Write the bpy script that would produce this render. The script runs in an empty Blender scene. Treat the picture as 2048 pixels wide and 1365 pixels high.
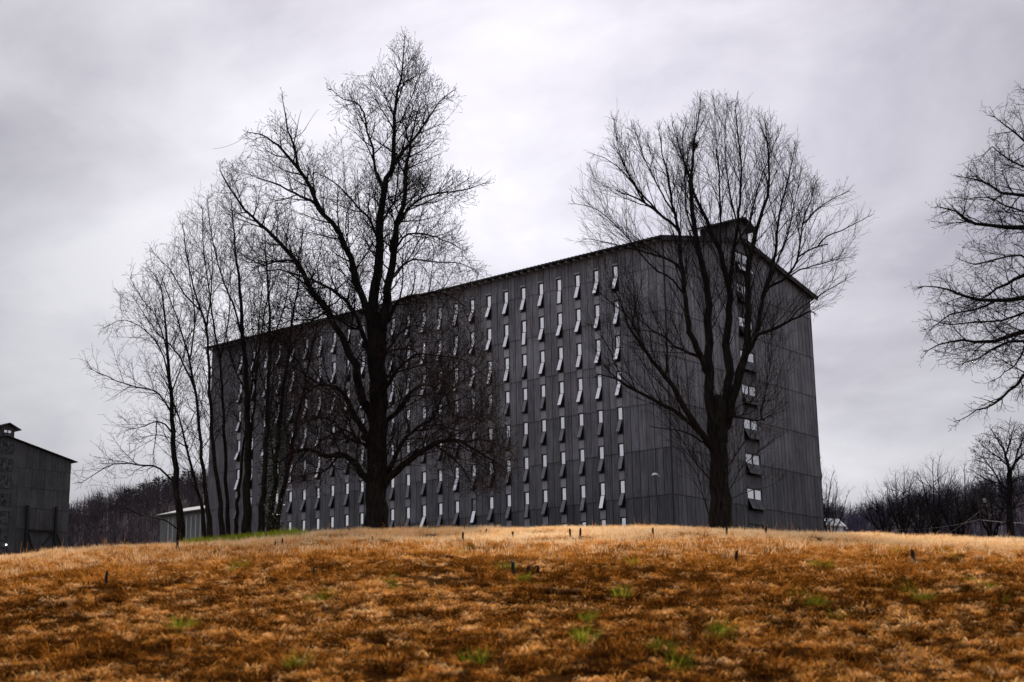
import bpy, math, random
import numpy as np
from mathutils import Matrix, Vector

# ------------------------------------------------------------------ camera, sky, sun, exposure
SC = bpy.context.scene
COL = SC.collection
F, TH, RO = 2955.7, .2349, -.0156          # focal length in photo pixels, pitch, roll
cT, sT, cR, sR = math.cos(TH), math.sin(TH), math.cos(RO), math.sin(RO)
cam = bpy.data.cameras.new('camera')
cam.sensor_width = 36; cam.lens = F / 2048 * 36; cam.clip_end = 3000; cam.clip_start = .1
cam.dof.use_dof = True; cam.dof.focus_distance = 52; cam.dof.aperture_fstop = 3.0
co = bpy.data.objects.new('camera', cam); COL.objects.link(co); SC.camera = co
r0 = Vector((1, 0, 0)); u0 = Vector((0, -sT, cT)); fw = Vector((0, cT, sT))
rr = r0 * cR + u0 * sR; uu = u0 * cR - r0 * sR
co.matrix_world = Matrix(((rr.x, uu.x, -fw.x, 0), (rr.y, uu.y, -fw.y, 0), (rr.z, uu.z, -fw.z, 0), (0, 0, 0, 1)))

SUN_EL, SUN_AZ = math.radians(40), math.radians(2)     # azimuth from +Y towards +X
wd = bpy.data.worlds.new('World'); SC.world = wd; wd.use_nodes = True
nt = wd.node_tree; nt.nodes.clear()
def wn(t, **k):
    n = nt.nodes.new(t)
    for a, b in k.items(): setattr(n, a, b)
    return n
def L(a, b): nt.links.new(a, b)
out = wn('ShaderNodeOutputWorld'); bg = wn('ShaderNodeBackground'); L(bg.outputs[0], out.inputs[0])
sky = wn('ShaderNodeTexSky', sky_type='NISHITA', sun_disc=False, sun_elevation=SUN_EL, sun_rotation=SUN_AZ)
tc = wn('ShaderNodeTexCoord')
sep = wn('ShaderNodeSeparateXYZ'); L(tc.outputs['Generated'], sep.inputs[0])
def M(op, a, b=None, clamp=False):
    n = wn('ShaderNodeMath', operation=op, use_clamp=clamp)
    for i, x in enumerate((a, b)):
        if x is None: continue
        if isinstance(x, (int, float)): n.inputs[i].default_value = x
        else: L(x, n.inputs[i])
    return n.outputs[0]
den = M('ADD', M('MAXIMUM', sep.outputs[2], 0.0), .32)
cmb = wn('ShaderNodeCombineXYZ'); L(M('DIVIDE', sep.outputs[0], den), cmb.inputs[0]); L(M('DIVIDE', sep.outputs[1], den), cmb.inputs[1])
cmb.inputs[2].default_value = 6.6
def noise(sc_, det, rough, dist=0.):
    n = wn('ShaderNodeTexNoise'); n.inputs['Scale'].default_value = sc_; n.inputs['Detail'].default_value = det
    n.inputs['Roughness'].default_value = rough; n.inputs['Distortion'].default_value = dist
    L(cmb.outputs[0], n.inputs['Vector']); return n.outputs[0]
n1 = noise(1.6, 6, .5, .3); n2 = noise(4.2, 6, .6, .5)
cl = M('ADD', M('MULTIPLY', n1, .8), M('MULTIPLY', n2, .2))
ramp = wn('ShaderNodeValToRGB'); L(cl, ramp.inputs[0])
e = ramp.color_ramp.elements
e[0].position = .36; e[0].color = (.37, .355, .415, 1); e[1].position = .64; e[1].color = (.83, .815, .86, 1)
# the hidden sun brightens the cloud sheet around it
sd = Vector((math.sin(SUN_AZ) * math.cos(SUN_EL * .55), math.cos(SUN_AZ) * math.cos(SUN_EL * .55), math.sin(SUN_EL * .55)))
dot = wn('ShaderNodeVectorMath', operation='DOT_PRODUCT'); L(tc.outputs['Generated'], dot.inputs[0]); dot.inputs[1].default_value = sd
glow = M('POWER', M('MAXIMUM', dot.outputs['Value'], 0.0), 24.0)
# overcast luminance rises towards the zenith
over = M('ADD', M('MULTIPLY', M('POWER', M('MAXIMUM', sep.outputs[2], 0.0), 3.0), 1.5), .95)
gain = M('MULTIPLY', M('ADD', M('MULTIPLY', glow, .62), .39), over)
mul = wn('ShaderNodeVectorMath', operation='SCALE'); L(ramp.outputs[0], mul.inputs[0]); L(gain, mul.inputs['Scale'])
skm = wn('ShaderNodeVectorMath', operation='SCALE'); L(sky.outputs[0], skm.inputs[0]); skm.inputs['Scale'].default_value = .07
mix = wn('ShaderNodeMix', data_type='RGBA'); mix.inputs[0].default_value = .93
L(skm.outputs[0], mix.inputs[6]); L(mul.outputs[0], mix.inputs[7])
L(mix.outputs[2], bg.inputs[0]); bg.inputs[1].default_value = 1.0

sl = bpy.data.lights.new('sun', 'SUN'); sl.energy = 4.2; sl.angle = math.radians(10); sl.color = (1, .93, .84)
so = bpy.data.objects.new('sun', sl); COL.objects.link(so)
sdir = Vector((math.sin(SUN_AZ) * math.cos(SUN_EL), math.cos(SUN_AZ) * math.cos(SUN_EL), math.sin(SUN_EL)))
so.rotation_euler = sdir.to_track_quat('Z', 'Y').to_euler(); so.location = sdir * 200
SC.view_settings.view_transform = 'Standard'; SC.view_settings.look = 'None'
SC.view_settings.exposure = 0.8; SC.view_settings.gamma = 1; SC.view_settings.use_curve_mapping = False
SC.render.engine = 'CYCLES'; SC.cycles.max_bounces = 6; SC.cycles.transparent_max_bounces = 8

# ------------------------------------------------------------------ helpers
rnd = random.Random(7); U = rnd.uniform
NP = np.random.default_rng(11)
def ray(x, y):
    xi, yi = x - 1024, y - 682.5
    X = cR * xi + sR * yi; Y = -sR * xi + cR * yi
    d = (X, F * cT + Y * sT, F * sT - Y * cT)
    return (d[0] / d[1], 1., d[2] / d[1])
def at(x, y, Y):
    r = ray(x, y); return (r[0] * Y, Y, r[2] * Y)
def px(p):
    x, y, z = p; d = y * cT + z * sT; v = -y * sT + z * cT
    X = F * x / d; Y = -F * v / d
    return 1024 + cR * X - sR * Y, 682.5 + sR * X + cR * Y

def mat(name, build):
    m = bpy.data.materials.new(name); m.use_nodes = True
    t = m.node_tree; t.nodes.clear()
    o = t.nodes.new('ShaderNodeOutputMaterial')
    build(t, o); return m
def nd(t, typ, **k):
    n = t.nodes.new(typ)
    for a, b in k.items():
        if hasattr(n, a): setattr(n, a, b)
    return n
def rampn(t, fac, stops):
    r = t.nodes.new('ShaderNodeValToRGB'); t.links.new(fac, r.inputs[0])
    el = r.color_ramp.elements
    while len(el) < len(stops): el.new(.5)
    for e_, (p, c) in zip(el, stops): e_.position = p; e_.color = (*c, 1)
    return r.outputs[0]
def noisen(t, scale, det=4, rough=.55, vec=None, sc3=None):
    n = t.nodes.new('ShaderNodeTexNoise'); n.inputs['Scale'].default_value = scale
    n.inputs['Detail'].default_value = det; n.inputs['Roughness'].default_value = rough
    if vec is None: vec = t.nodes.new('ShaderNodeTexCoord').outputs['Object']
    if sc3:
        mp = t.nodes.new('ShaderNodeMapping'); mp.inputs['Scale'].default_value = sc3
        t.links.new(vec, mp.inputs[0]); vec = mp.outputs[0]
    t.links.new(vec, n.inputs['Vector']); return n.outputs[0]
def simple(name, stops, scale=3, rough=.8, bump=.0, sc3=None, spec=.3, metal=0., world=False):
    def b(t, o):
        p = t.nodes.new('ShaderNodeBsdfPrincipled'); p.inputs['Roughness'].default_value = rough
        p.inputs['Specular IOR Level'].default_value = spec; p.inputs['Metallic'].default_value = metal
        vec = t.nodes.new('ShaderNodeNewGeometry').outputs['Position'] if world else None
        n = noisen(t, scale, 6, .6, vec, sc3)
        t.links.new(rampn(t, n, stops), p.inputs['Base Color'])
        if bump:
            bm_ = t.nodes.new('ShaderNodeBump'); bm_.inputs['Strength'].default_value = bump; bm_.inputs['Distance'].default_value = .05
            t.links.new(n, bm_.inputs['Height']); t.links.new(bm_.outputs[0], p.inputs['Normal'])
        t.links.new(p.outputs[0], o.inputs[0])
    return mat(name, b)

def sheetmat(name, tint, lo=.6, hi=1.25):
    # weathered galvanised sheet: tone from the sheet's own colour, vertical run-off streaks, blotches of soot
    def b(t, o):
        p = t.nodes.new('ShaderNodeBsdfPrincipled'); p.inputs['Roughness'].default_value = .62
        p.inputs['Specular IOR Level'].default_value = .25; p.inputs['Metallic'].default_value = .0
        oi = t.nodes.new('ShaderNodeObjectInfo'); pos = t.nodes.new('ShaderNodeNewGeometry').outputs['Position']
        n1 = noisen(t, 1.0, 5, .6, pos, (9, 9, .2)); n2 = noisen(t, .35, 6, .65, pos); n3 = noisen(t, 9, 3, .6, pos, (1, 1, .12))
        a = nd(t, 'ShaderNodeMath', operation='ADD'); t.links.new(n1, a.inputs[0]); t.links.new(n2, a.inputs[1])
        a2 = nd(t, 'ShaderNodeMath', operation='ADD'); t.links.new(a.outputs[0], a2.inputs[0]); t.links.new(n3, a2.inputs[1])
        mr = t.nodes.new('ShaderNodeMapRange'); t.links.new(a2.outputs[0], mr.inputs[0])
        mr.inputs[1].default_value = 1.1; mr.inputs[2].default_value = 1.9; mr.inputs[3].default_value = lo; mr.inputs[4].default_value = hi
        vm = nd(t, 'ShaderNodeVectorMath', operation='SCALE'); t.links.new(oi.outputs['Color'], vm.inputs[0]); t.links.new(mr.outputs[0], vm.inputs['Scale'])
        v2 = nd(t, 'ShaderNodeVectorMath', operation='MULTIPLY'); t.links.new(vm.outputs[0], v2.inputs[0]); v2.inputs[1].default_value = tint
        t.links.new(v2.outputs[0], p.inputs['Base Color']); t.links.new(p.outputs[0], o.inputs[0])
    return mat(name, b)
def glassmat(name, refl, diff_col, glossc=.9):
    def b(t, o):
        g = t.nodes.new('ShaderNodeBsdfGlossy'); g.inputs['Roughness'].default_value = .09; g.inputs['Color'].default_value = (glossc, glossc, glossc * 1.02, 1)
        d = t.nodes.new('ShaderNodeBsdfDiffuse')
        pos = t.nodes.new('ShaderNodeNewGeometry').outputs['Position']
        n = noisen(t, 2.2, 5, .65, pos)
        t.links.new(rampn(t, n, [(.35, tuple(x * .5 for x in diff_col)), (.7, diff_col)]), d.inputs['Color'])
        m = t.nodes.new('ShaderNodeMixShader')
        mr = t.nodes.new('ShaderNodeMapRange'); t.links.new(n, mr.inputs[0]); mr.inputs[1].default_value = .3; mr.inputs[2].default_value = .7
        mr.inputs[3].default_value = refl + .1; mr.inputs[4].default_value = refl - .1
        t.links.new(mr.outputs[0], m.inputs[0]); t.links.new(d.outputs[0], m.inputs[1]); t.links.new(g.outputs[0], m.inputs[2])
        t.links.new(m.outputs[0], o.inputs[0])
    return mat(name, b)

MT = {}
MT['sheet'] = sheetmat('weathered_sheet', (.138, .138, .150), .4, 1.55)
MT['sheet2'] = sheetmat('weathered_sheet_pale', (.085, .087, .091), .4, 1.5)
MT['infill'] = sheetmat('infill_sheet', (.44, .44, .47), .75, 1.15)
MT['inside'] = simple('dark_interior', [(.3, (.006, .006, .007)), (.7, (.012, .012, .013))])
MT['roof'] = simple('dark_roof', [(.3, (.018, .018, .02)), (.7, (.04, .04, .043))], 2, .6)
MT['trim'] = simple('dark_trim', [(.3, (.02, .02, .022)), (.7, (.05, .05, .054))], 3)
MT['frame'] = simple('window_frame', [(.3, (.035, .035, .038)), (.7, (.07, .07, .074))], 8, .7)
MT['glass'] = glassmat('sky_lit_glass', .82, (.88, .88, .9), 1.0)  # near-white diffuse part adds sky reflection to the panes as colour
MT['glass_dark_refl'] = glassmat('dark_reflection_glass', .16, (.15, .15, .16), .75)  # lower sashes: dark ground reflection put into the colour; also one dull pane
MT['gable_dark_refl'] = glassmat('gable_dark_reflection', .11, (.055, .054, .057), .6)  # mirrored dark ground of the gable sashes painted in; lowest pane dusty
MT['glass_dark'] = glassmat('dark_glass', .07, (.014, .015, .015), .6)
MT['timber'] = simple('dark_timber', [(.3, (.012, .011, .01)), (.7, (.03, .027, .024))], 5, .9)
MT['white'] = simple('white_paint', [(.3, (.78, .79, .81)), (.7, (.88, .88, .89))], 2, .6)
MT['pale'] = simple('pale_metal', [(.3, (.36, .38, .40)), (.7, (.5, .52, .54))], 3, .5)
MT['shedroof'] = simple('ribbed_roof', [(.3, (.07, .075, .082)), (.7, (.13, .135, .145))], 3, .6)
MT['lowwall'] = simple('grey_green_wall', [(.3, (.12, .14, .135)), (.7, (.2, .22, .215))], 1.5, .7)
MT['metal'] = simple('lamp_metal', [(.3, (.4, .4, .42)), (.7, (.6, .6, .62))], 6, .4)
MT['wire'] = simple('wire', [(.3, (.03, .03, .03)), (.7, (.06, .06, .06))], 6, .6)
def bark(name, a, b_, lich):
    def b(t, o):
        p = t.nodes.new('ShaderNodeBsdfPrincipled'); p.inputs['Roughness'].default_value = .95; p.inputs['Specular IOR Level'].default_value = .1
        pos = t.nodes.new('ShaderNodeNewGeometry').outputs['Position']
        n = noisen(t, 1., 5, .7, pos, (14, 14, 2.4)); n2 = noisen(t, 5, 5, .6, pos)
        c1 = rampn(t, n, [(.35, a), (.7, b_)]); f2 = rampn(t, n2, [(.62, (0, 0, 0)), (.74, (1, 1, 1))])
        mx = nd(t, 'ShaderNodeMix', data_type='RGBA'); t.links.new(f2, mx.inputs[0]); t.links.new(c1, mx.inputs[6]); mx.inputs[7].default_value = (*lich, 1)
        t.links.new(mx.outputs[2], p.inputs['Base Color'])
        bm_ = t.nodes.new('ShaderNodeBump'); bm_.inputs['Strength'].default_value = 1; bm_.inputs['Distance'].default_value = .06
        t.links.new(n, bm_.inputs['Height']); t.links.new(bm_.outputs[0], p.inputs['Normal'])
        t.links.new(p.outputs[0], o.inputs[0])
    return mat(name, b)
MT['bark'] = bark('wet_dark_bark', (.005, .0045, .0045), (.034, .031, .028), (.05, .052, .038))
MT['twig'] = simple('dark_twigs', [(.3, (.010, .008, .009)), (.7, (.022, .017, .017))], 2, .95, spec=.1, world=True)
MT['twig_red'] = simple('reddish_twigs', [(.3, (.035, .02, .018)), (.7, (.085, .046, .04))], 1, .95, spec=.1, world=True)
MT['farwood'] = simple('far_bare_wood', [(.3, (.05, .041, .047)), (.7, (.09, .075, .083))], .05, 1., spec=.05, world=True)
MT['farwood2'] = simple('far_blue_wood', [(.3, (.052, .046, .072)), (.7, (.09, .08, .118))], .05, 1., spec=.05, world=True)
MT['pine'] = simple('pine_needles', [(.3, (.010, .016, .011)), (.7, (.024, .034, .02))], .5, 1., spec=.1, world=True)
MT['hill'] = simple('leaf_litter_slope', [(.3, (.045, .034, .042)), (.7, (.075, .058, .066))], .1, 1., spec=.05, world=True)
MT['ivy'] = simple('ivy_leaves', [(.3, (.012, .022, .008)), (.7, (.035, .05, .015))], 3, .6, world=True)
MT['nest'] = simple('dead_leaves', [(.3, (.012, .009, .008)), (.7, (.04, .028, .02))], 10, .95)
MT['lamp'] = mat('lit_bulb', lambda t, o: (lambda e_: (setattr(e_.inputs[1], 'default_value', 3.), t.links.new(e_.outputs[0], o.inputs[0])))(t.nodes.new('ShaderNodeEmission')))

def link(name, me, parent=None, loc=None, m=None):
    o = bpy.data.objects.new(name, me); COL.objects.link(o)
    if parent is not None: o.parent = parent
    if loc is not None: o.location = loc
    if m is not None and me is not None:
        if not me.materials: me.materials.append(m)
    return o
def tag(o, label=None, cat=None, group=None, kind=None):
    if label: o['label'] = label
    if cat: o['category'] = cat
    if group: o['group'] = group
    if kind: o['kind'] = kind
    return o
def empty(name, loc, label, cat, group=None, rz=0.):
    o = bpy.data.objects.new(name, None); COL.objects.link(o); o.location = loc; o.rotation_euler = (0, 0, rz)
    o.empty_display_size = .3
    return tag(o, label, cat, group)
def arr_mesh(name, V, Q, m, smooth=False):
    V = np.asarray(V, np.float32).reshape(-1, 3); Q = np.asarray(Q, np.int32); k = Q.shape[1]
    me = bpy.data.meshes.new(name); me.vertices.add(len(V)); me.vertices.foreach_set('co', V.ravel())
    me.loops.add(Q.size); me.loops.foreach_set('vertex_index', Q.ravel())
    me.polygons.add(len(Q)); me.polygons.foreach_set('loop_start', np.arange(0, Q.size, k, dtype=np.int32))
    if smooth: me.polygons.foreach_set('use_smooth', np.ones(len(Q), bool))
    me.update(calc_edges=True)
    if m: me.materials.append(m)
    return me
class MB:
    """collects boxes, bars and prisms with a material index"""
    def __init__(s): s.v = []; s.f = []; s.m = []
    def poly(s, pts, faces, mi=0):
        o = len(s.v); s.v += [tuple(p) for p in pts]; s.f += [tuple(i + o for i in f) for f in faces]; s.m += [mi] * len(faces)
    def box(s, a, b, mi=0):
        (x0, y0, z0), (x1, y1, z1) = a, b
        s.poly([(x0, y0, z0), (x1, y0, z0), (x1, y1, z0), (x0, y1, z0), (x0, y0, z1), (x1, y0, z1), (x1, y1, z1), (x0, y1, z1)],
               [(0, 3, 2, 1), (4, 5, 6, 7), (0, 1, 5, 4), (1, 2, 6, 5), (2, 3, 7, 6), (3, 0, 4, 7)], mi)
    def bar(s, a, b, w, h=None, mi=0):
        a, b = Vector(a), Vector(b); h = h or w; d = (b - a).normalized()
        r = Vector((0, 0, 1)) if abs(d.z) < .9 else Vector((0, 1, 0))
        x = d.cross(r).normalized() * w / 2; y = x.cross(d).normalized() * h / 2
        s.poly([a - x - y, a + x - y, a + x + y, a - x + y, b - x - y, b + x - y, b + x + y, b - x + y],
               [(0, 3, 2, 1), (4, 5, 6, 7), (0, 1, 5, 4), (1, 2, 6, 5), (2, 3, 7, 6), (3, 0, 4, 7)], mi)
    def mesh(s, name, *mats):
        me = bpy.data.meshes.new(name); me.from_pydata(s.v, [], s.f)
        for m in mats: me.materials.append(m)
        me.polygons.foreach_set('material_index', s.m); me.update(); return me

# value noise for scattering and terrain
_tab = NP.random((256, 256))
def vn(x, y, s=1.):
    x = np.asarray(x, float) * s + 91.7; y = np.asarray(y, float) * s + 37.3
    xi = np.floor(x).astype(int); yi = np.floor(y).astype(int); a = x - xi; b = y - yi
    a = a * a * (3 - 2 * a); b = b * b * (3 - 2 * b)
    g = lambda i, j: _tab[i % 256, j % 256]
    return (g(xi, yi) * (1 - a) + g(xi + 1, yi) * a) * (1 - b) + (g(xi, yi + 1) * (1 - a) + g(xi + 1, yi + 1) * a) * b
def gz(x, y):
    x = np.asarray(x, float); y = np.asarray(y, float)
    yc = np.clip(y, -60, 128.9)
    z = -1.36 + .165 * yc - .00064 * yc ** 2 + .03 * np.clip(y - 130, 0, 60)
    z = z - 1.5 * (1 - np.exp(-.0022 * x ** 2 / 1.5))
    t_ = np.clip((np.abs(x) - 4) / 5, 0, 1); z = z - np.where(x > 0, .18, .08) * t_ * t_ * (3 - 2 * t_)
    near = np.clip((70 - np.hypot(x, y)) / 30, 0, 1)
    z = z + near * ((vn(x, y, .33) - .5) * .3 + (vn(x, y, .9) - .5) * .12 + (vn(x, y, 2.2) - .5) * .07)
    return z
gzf = lambda x, y: float(gz(x, y))

# ------------------------------------------------------------------ ground
def axis(lo, hi, dense_lo, dense_hi, step, grow):
    a = list(np.arange(dense_lo, dense_hi + 1e-6, step)); s = step
    while a[-1] < hi: s *= grow; a.append(min(a[-1] + s, hi))
    s = step
    while a[0] > lo: s *= grow; a.insert(0, max(a[0] - s, lo))
    return np.array(a)
gx = axis(-900, 900, -24, 24, .4, 1.16); gy = axis(-60, 1200, 3, 56, .4, 1.14)
X, Y = np.meshgrid(gx, gy); Z = gz(X, Y)
nx, ny = len(gx), len(gy); idx = np.arange(nx * ny).reshape(ny, nx)
Q = np.stack([idx[:-1, :-1], idx[:-1, 1:], idx[1:, 1:], idx[1:, :-1]], -1).reshape(-1, 4)
MT['ground'] = simple('thatch_soil', [(.3, (.016, .007, .003)), (.5, (.04, .018, .006)), (.72, (.085, .04, .013))], 1.3, 1., .6, None, 0., 0, True)  # soil kept dark to put the shade between tufts into its colour
tag(link('ground', arr_mesh('ground', np.stack([X, Y, Z], -1), Q, MT['ground'], True)), kind='structure')

# ------------------------------------------------------------------ warehouse
PSI = .8806
VV = Vector((math.cos(PSI), math.sin(PSI), 0)); UU = Vector((-math.sin(PSI), math.cos(PSI), 0))
BASE = 8.2
W, LEN = 17.917, 41.921
BAY, OFF = 1.4545, 3.5288
SEAM = [z - BASE for z in (26.46, 24.787, 22.051, 19.3155, 16.58, 13.844, 11.109, 7.0)]
EAVE = SEAM[0]; PITCH = .215
RIDGE = EAVE + PITCH * W / 2
def rake(v): return EAVE + PITCH * min(v, W - v)
def sheet_mesh(name, w, zl, zr, pitch=.13, amp=.026, m=None):
    """a corrugated sheet: x along the wall from 0 to w, z from 0 up to zl (left) .. zr (right), foot lapped outwards"""
    n = max(4, int(round(w / pitch)) * 2); V = []; Q = []
    for i in range(n + 1):
        t = i / n; y = -amp if i % 2 else 0.
        V += [(t * w, y - .04, 0), (t * w, y, zl + (zr - zl) * t)]
    for i in range(n): Q.append((2 * i, 2 * i + 2, 2 * i + 3, 2 * i + 1))
    return arr_mesh(name, V, Q, m or MT['sheet'])
_sm = {}
def shared_sheet(w, h, m, pitch=.13):
    k = (round(w, 3), round(h, 3), m.name)
    if k not in _sm: _sm[k] = sheet_mesh('wall_sheet', w, h, h, pitch, m=m)
    return _sm[k]
def grey(o, g, j=.14):
    g = g * U(1 - j, 1 + j); o.color = (g * U(.98, 1.02), g, g * U(.98, 1.03), 1)

def window_meshes(w, pane_h, sash_h, ang, panes, tag_=''):
    """frame with an upper fixed light and a lower sash hinged at its head; local x right, y inwards, z up from the window's head (0)"""
    T = .035; H = pane_h + sash_h
    f = MB()
    f.box((-w / 2 - T, -.03, -H), (-w / 2, .07, 0)); f.box((w / 2, -.03, -H), (w / 2 + T, .07, 0))
    f.box((-w / 2 - T - .02, -.05, 0), (w / 2 + T + .02, .07, .045))
    f.box((-w / 2 - T - .01, -.07, -H - .05), (w / 2 + T + .01, .07, -H))
    f.box((-w / 2, -.028, -pane_h - .02), (w / 2, .06, -pane_h + .015))
    fm = f.mesh('window' + tag_, MT['frame'])
    p = MB(); pw = w / panes
    for k in range(panes):
        x0 = -w / 2 + k * pw + (.02 if k else .004); x1 = -w / 2 + (k + 1) * pw - (.02 if k < panes - 1 else .004)
        p.box((x0, .022, -pane_h + .018), (x1, .03, -.004), 0)
        if k: p.box((x0 - .04, -.027, -pane_h + .017), (x0, .05, -.003), 1)
    pm = lambda g: p.mesh('pane' + tag_, g, MT['frame'])
    def sash(g):
        s = MB(); b = .022
        s.box((-w / 2 + .005, -.016, -sash_h), (-w / 2 + .005 + b, .012, 0), 1); s.box((w / 2 - .005 - b, -.016, -sash_h), (w / 2 - .005, .012, 0), 1)
        s.box((-w / 2 + .005 + b, -.016, -sash_h), (w / 2 - .005 - b, .012, -sash_h + .035), 1)
        for k in range(panes):
            x0 = -w / 2 + .027 + k * pw * .97; x1 = x0 + pw * .97 - (.0 if panes == 1 else .03)
            s.box((max(x0, -w / 2 + .028), -.006, -sash_h + .036), (min(x1, w / 2 - .028), .002, -.004), 0)
            if k: s.box((x0 - .03, -.0161, -sash_h + .036), (x0, .0121, -.003), 1)
        me = s.mesh('sash' + tag_, g, MT['frame']); return me
    return fm, pm, sash

def build_warehouse(root, detail):
    pass

root = empty('warehouse', (9.1178, 84.6824, BASE), 'huge dark corrugated warehouse with rows of open windows behind the two big trees', 'warehouse', rz=PSI)
# walls behind the sheets
m = MB()
m.box((.08, .08, -2), (.3, LEN - .02, EAVE - .02))
side = link('side_wall', m.mesh('side_wall', MT['inside']), root)
m = MB()
def slab(mb, y0, y1, vs, zf, z0=-2, mi=0):
    n = len(vs); pts = []
    for y in (y0, y1):
        for vv in vs: pts.append((vv, y, z0))
        for vv in vs: pts.append((vv, y, zf(vv)))
    fc = [tuple(range(n)) + tuple(range(2 * n - 1, n - 1, -1)), tuple(range(2 * n, 3 * n))[::-1] + tuple(range(3 * n, 4 * n))]
    for i in range(n - 1):
        fc.append((n + i, n + i + 1, 3 * n + i + 1, 3 * n + i)); fc.append((i + 1, i, 2 * n + i, 2 * n + i + 1))
    fc += [(0, n, 3 * n, 2 * n), (n - 1, 3 * n - 1, 4 * n - 1, 2 * n - 1)]
    mb.poly(pts, fc, mi)
slab(m, .081, .28, [.31, W / 2, W - .1], lambda v_: rake(v_) - .03)
gab = link('gable_wall', m.mesh('gable_wall', MT['inside']), root)
m = MB(); m.box((W - .09, .081, -2), (W - .02, LEN - .02, EAVE - .02)); slab(m, LEN - .018, LEN, [.0, W / 2, W - .0], lambda v_: rake(v_) - .03)
o = link('rear_wall', m.mesh('rear_wall', MT['sheet']), root); o.color = (1, 1, 1, 1)

# side wall sheets: frame at the corner, x to the right = -u, y inwards
def side_place(o, u_, z, y=0.):
    o.location = (y, u_, z); o.rotation_euler = (0, 0, -math.pi / 2)
HW = .205
strips = [OFF + BAY * k for k in range(25)]            # 0 = nearest the corner
edges = [0.]
cols = []
for i in range(6): cols.append((i * (OFF - HW) / 6, (i + 1) * (OFF - HW) / 6))
for k in range(24):
    a, b = strips[k] + HW, strips[k + 1] - HW; mid = (a + b) / 2
    cols += [(a, mid), (mid, b)]
a = strips[24] + HW
for i in range(6): cols.append((a + i * (LEN - a) / 6, a + (i + 1) * (LEN - a) / 6))
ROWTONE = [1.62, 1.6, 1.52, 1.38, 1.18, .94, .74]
cnt = 0; rest = []
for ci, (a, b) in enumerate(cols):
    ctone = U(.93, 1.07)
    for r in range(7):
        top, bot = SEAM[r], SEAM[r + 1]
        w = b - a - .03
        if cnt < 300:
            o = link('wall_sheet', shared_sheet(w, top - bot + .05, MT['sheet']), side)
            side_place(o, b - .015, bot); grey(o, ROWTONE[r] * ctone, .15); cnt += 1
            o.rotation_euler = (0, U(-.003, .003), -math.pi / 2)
        else: rest.append((a, b, bot, top))
V = []; Q = []
for a, b, bot, top in rest:
    w = b - a - .012; n = max(4, int(round(w / .13)) * 2); o0 = len(V)
    for i in range(n + 1):
        t = i / n; y = -.026 if i % 2 else 0.
        V += [(y - .04, b - .006 - t * w, bot), (y, b - .006 - t * w, top + .05)]
    for i in range(n): Q.append((o0 + 2 * i, o0 + 2 * i + 2, o0 + 2 * i + 3, o0 + 2 * i + 1))
tag(link('far_wall_sheets', arr_mesh('far_wall_sheets', V, Q, MT['sheet']), side), kind='stuff').color = (1, 1, 1, 1)

# side windows and the plates between them
WP, WS = .74, .84
fm, pmf, sf = window_meshes(.325, WP, WS, 0, 1, '_side')
p_b = pmf(MT['glass']); s_b = sf(MT['glass']); s_d = sf(MT['glass_dark_refl']); p_d = pmf(MT['glass_dark_refl'])
inf = MB(); inf.box((-HW + .004, -.045, 0), (HW - .004, -.035, 2.2 - WP - WS - .1)); inf.bar((-HW + .004, -.05, .02), (HW - .004, -.05, .02), .02)
inf = inf.mesh('infill_plate', MT['infill'])
capm = MB(); capm.box((-HW + .0, -.085, 0), (HW - .0, -.032, .10)); capm = capm.mesh('head_cap', MT['infill'])
topm = MB(); topm.box((-HW + .004, -.03, 0), (HW - .004, -.02, EAVE - (25.4 - BASE) - .05)); topm = topm.mesh('head_plate', MT['sheet'])
for k, uc in enumerate(strips):
    i = 24 - k
    o = link('head_plate', topm, side); side_place(o, uc, 25.4 - BASE + .05); grey(o, 1.3)
    o = link('head_cap', capm, side); side_place(o, uc, 25.4 - BASE + .05); grey(o, .9)
    for r in range(8):
        zt = 25.4 - 2.2 * r - BASE
        wo = link('window', fm, root); side_place(wo, uc, zt)
        po = link('pane', p_b if not (i == 16 and r == 6) else p_d, wo)
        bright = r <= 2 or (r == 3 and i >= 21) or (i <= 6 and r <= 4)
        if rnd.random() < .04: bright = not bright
        s_ = link('sash', s_b if bright else s_d, wo); s_.location = (0, -.02, -WP - .01)
        s_.rotation_euler = (-math.radians(U(17, 25) if rnd.random() > .1 else U(5, 14)), 0, U(-.008, .008))
        if r < 7 or True:
            o = link('infill_plate', inf, side); side_place(o, uc, zt - 2.2 + .055); grey(o, 1.0 - .05 * r, .2)

# gable sheets with a central column of wide windows
GL, GR = 8.25, 10.06
gcols = [(i * GL / 18, (i + 1) * GL / 18) for i in range(18)] + [(GR + i * (W - GR) / 17, GR + (i + 1) * (W - GR) / 17) for i in range(17)]
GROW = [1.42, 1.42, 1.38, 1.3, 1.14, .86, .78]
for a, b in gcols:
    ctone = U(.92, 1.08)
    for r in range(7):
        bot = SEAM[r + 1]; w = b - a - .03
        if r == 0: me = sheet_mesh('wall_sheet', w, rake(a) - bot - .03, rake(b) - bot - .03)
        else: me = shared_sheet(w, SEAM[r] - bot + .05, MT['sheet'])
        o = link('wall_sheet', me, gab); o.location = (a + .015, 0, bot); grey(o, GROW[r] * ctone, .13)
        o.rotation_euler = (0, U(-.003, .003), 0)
m = MB(); m.box((-.05, -.05, -2), (.03, .03, EAVE - .02)); m.box((W - .03, -.05, -2), (W + .03, .04, EAVE - .02))
link('corner_flashing', m.mesh('corner_flashing', MT['trim']), gab)
gfm, gpm, gsf = window_meshes(1.72, .62, .72, 0, 2, '_gable')
gp_b = gpm(MT['glass']); gs_b = gsf(MT['glass']); gs_d = gsf(MT['gable_dark_refl']); gp_s = gpm(MT['gable_dark_refl'])
gc = (GL + GR) / 2
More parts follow.
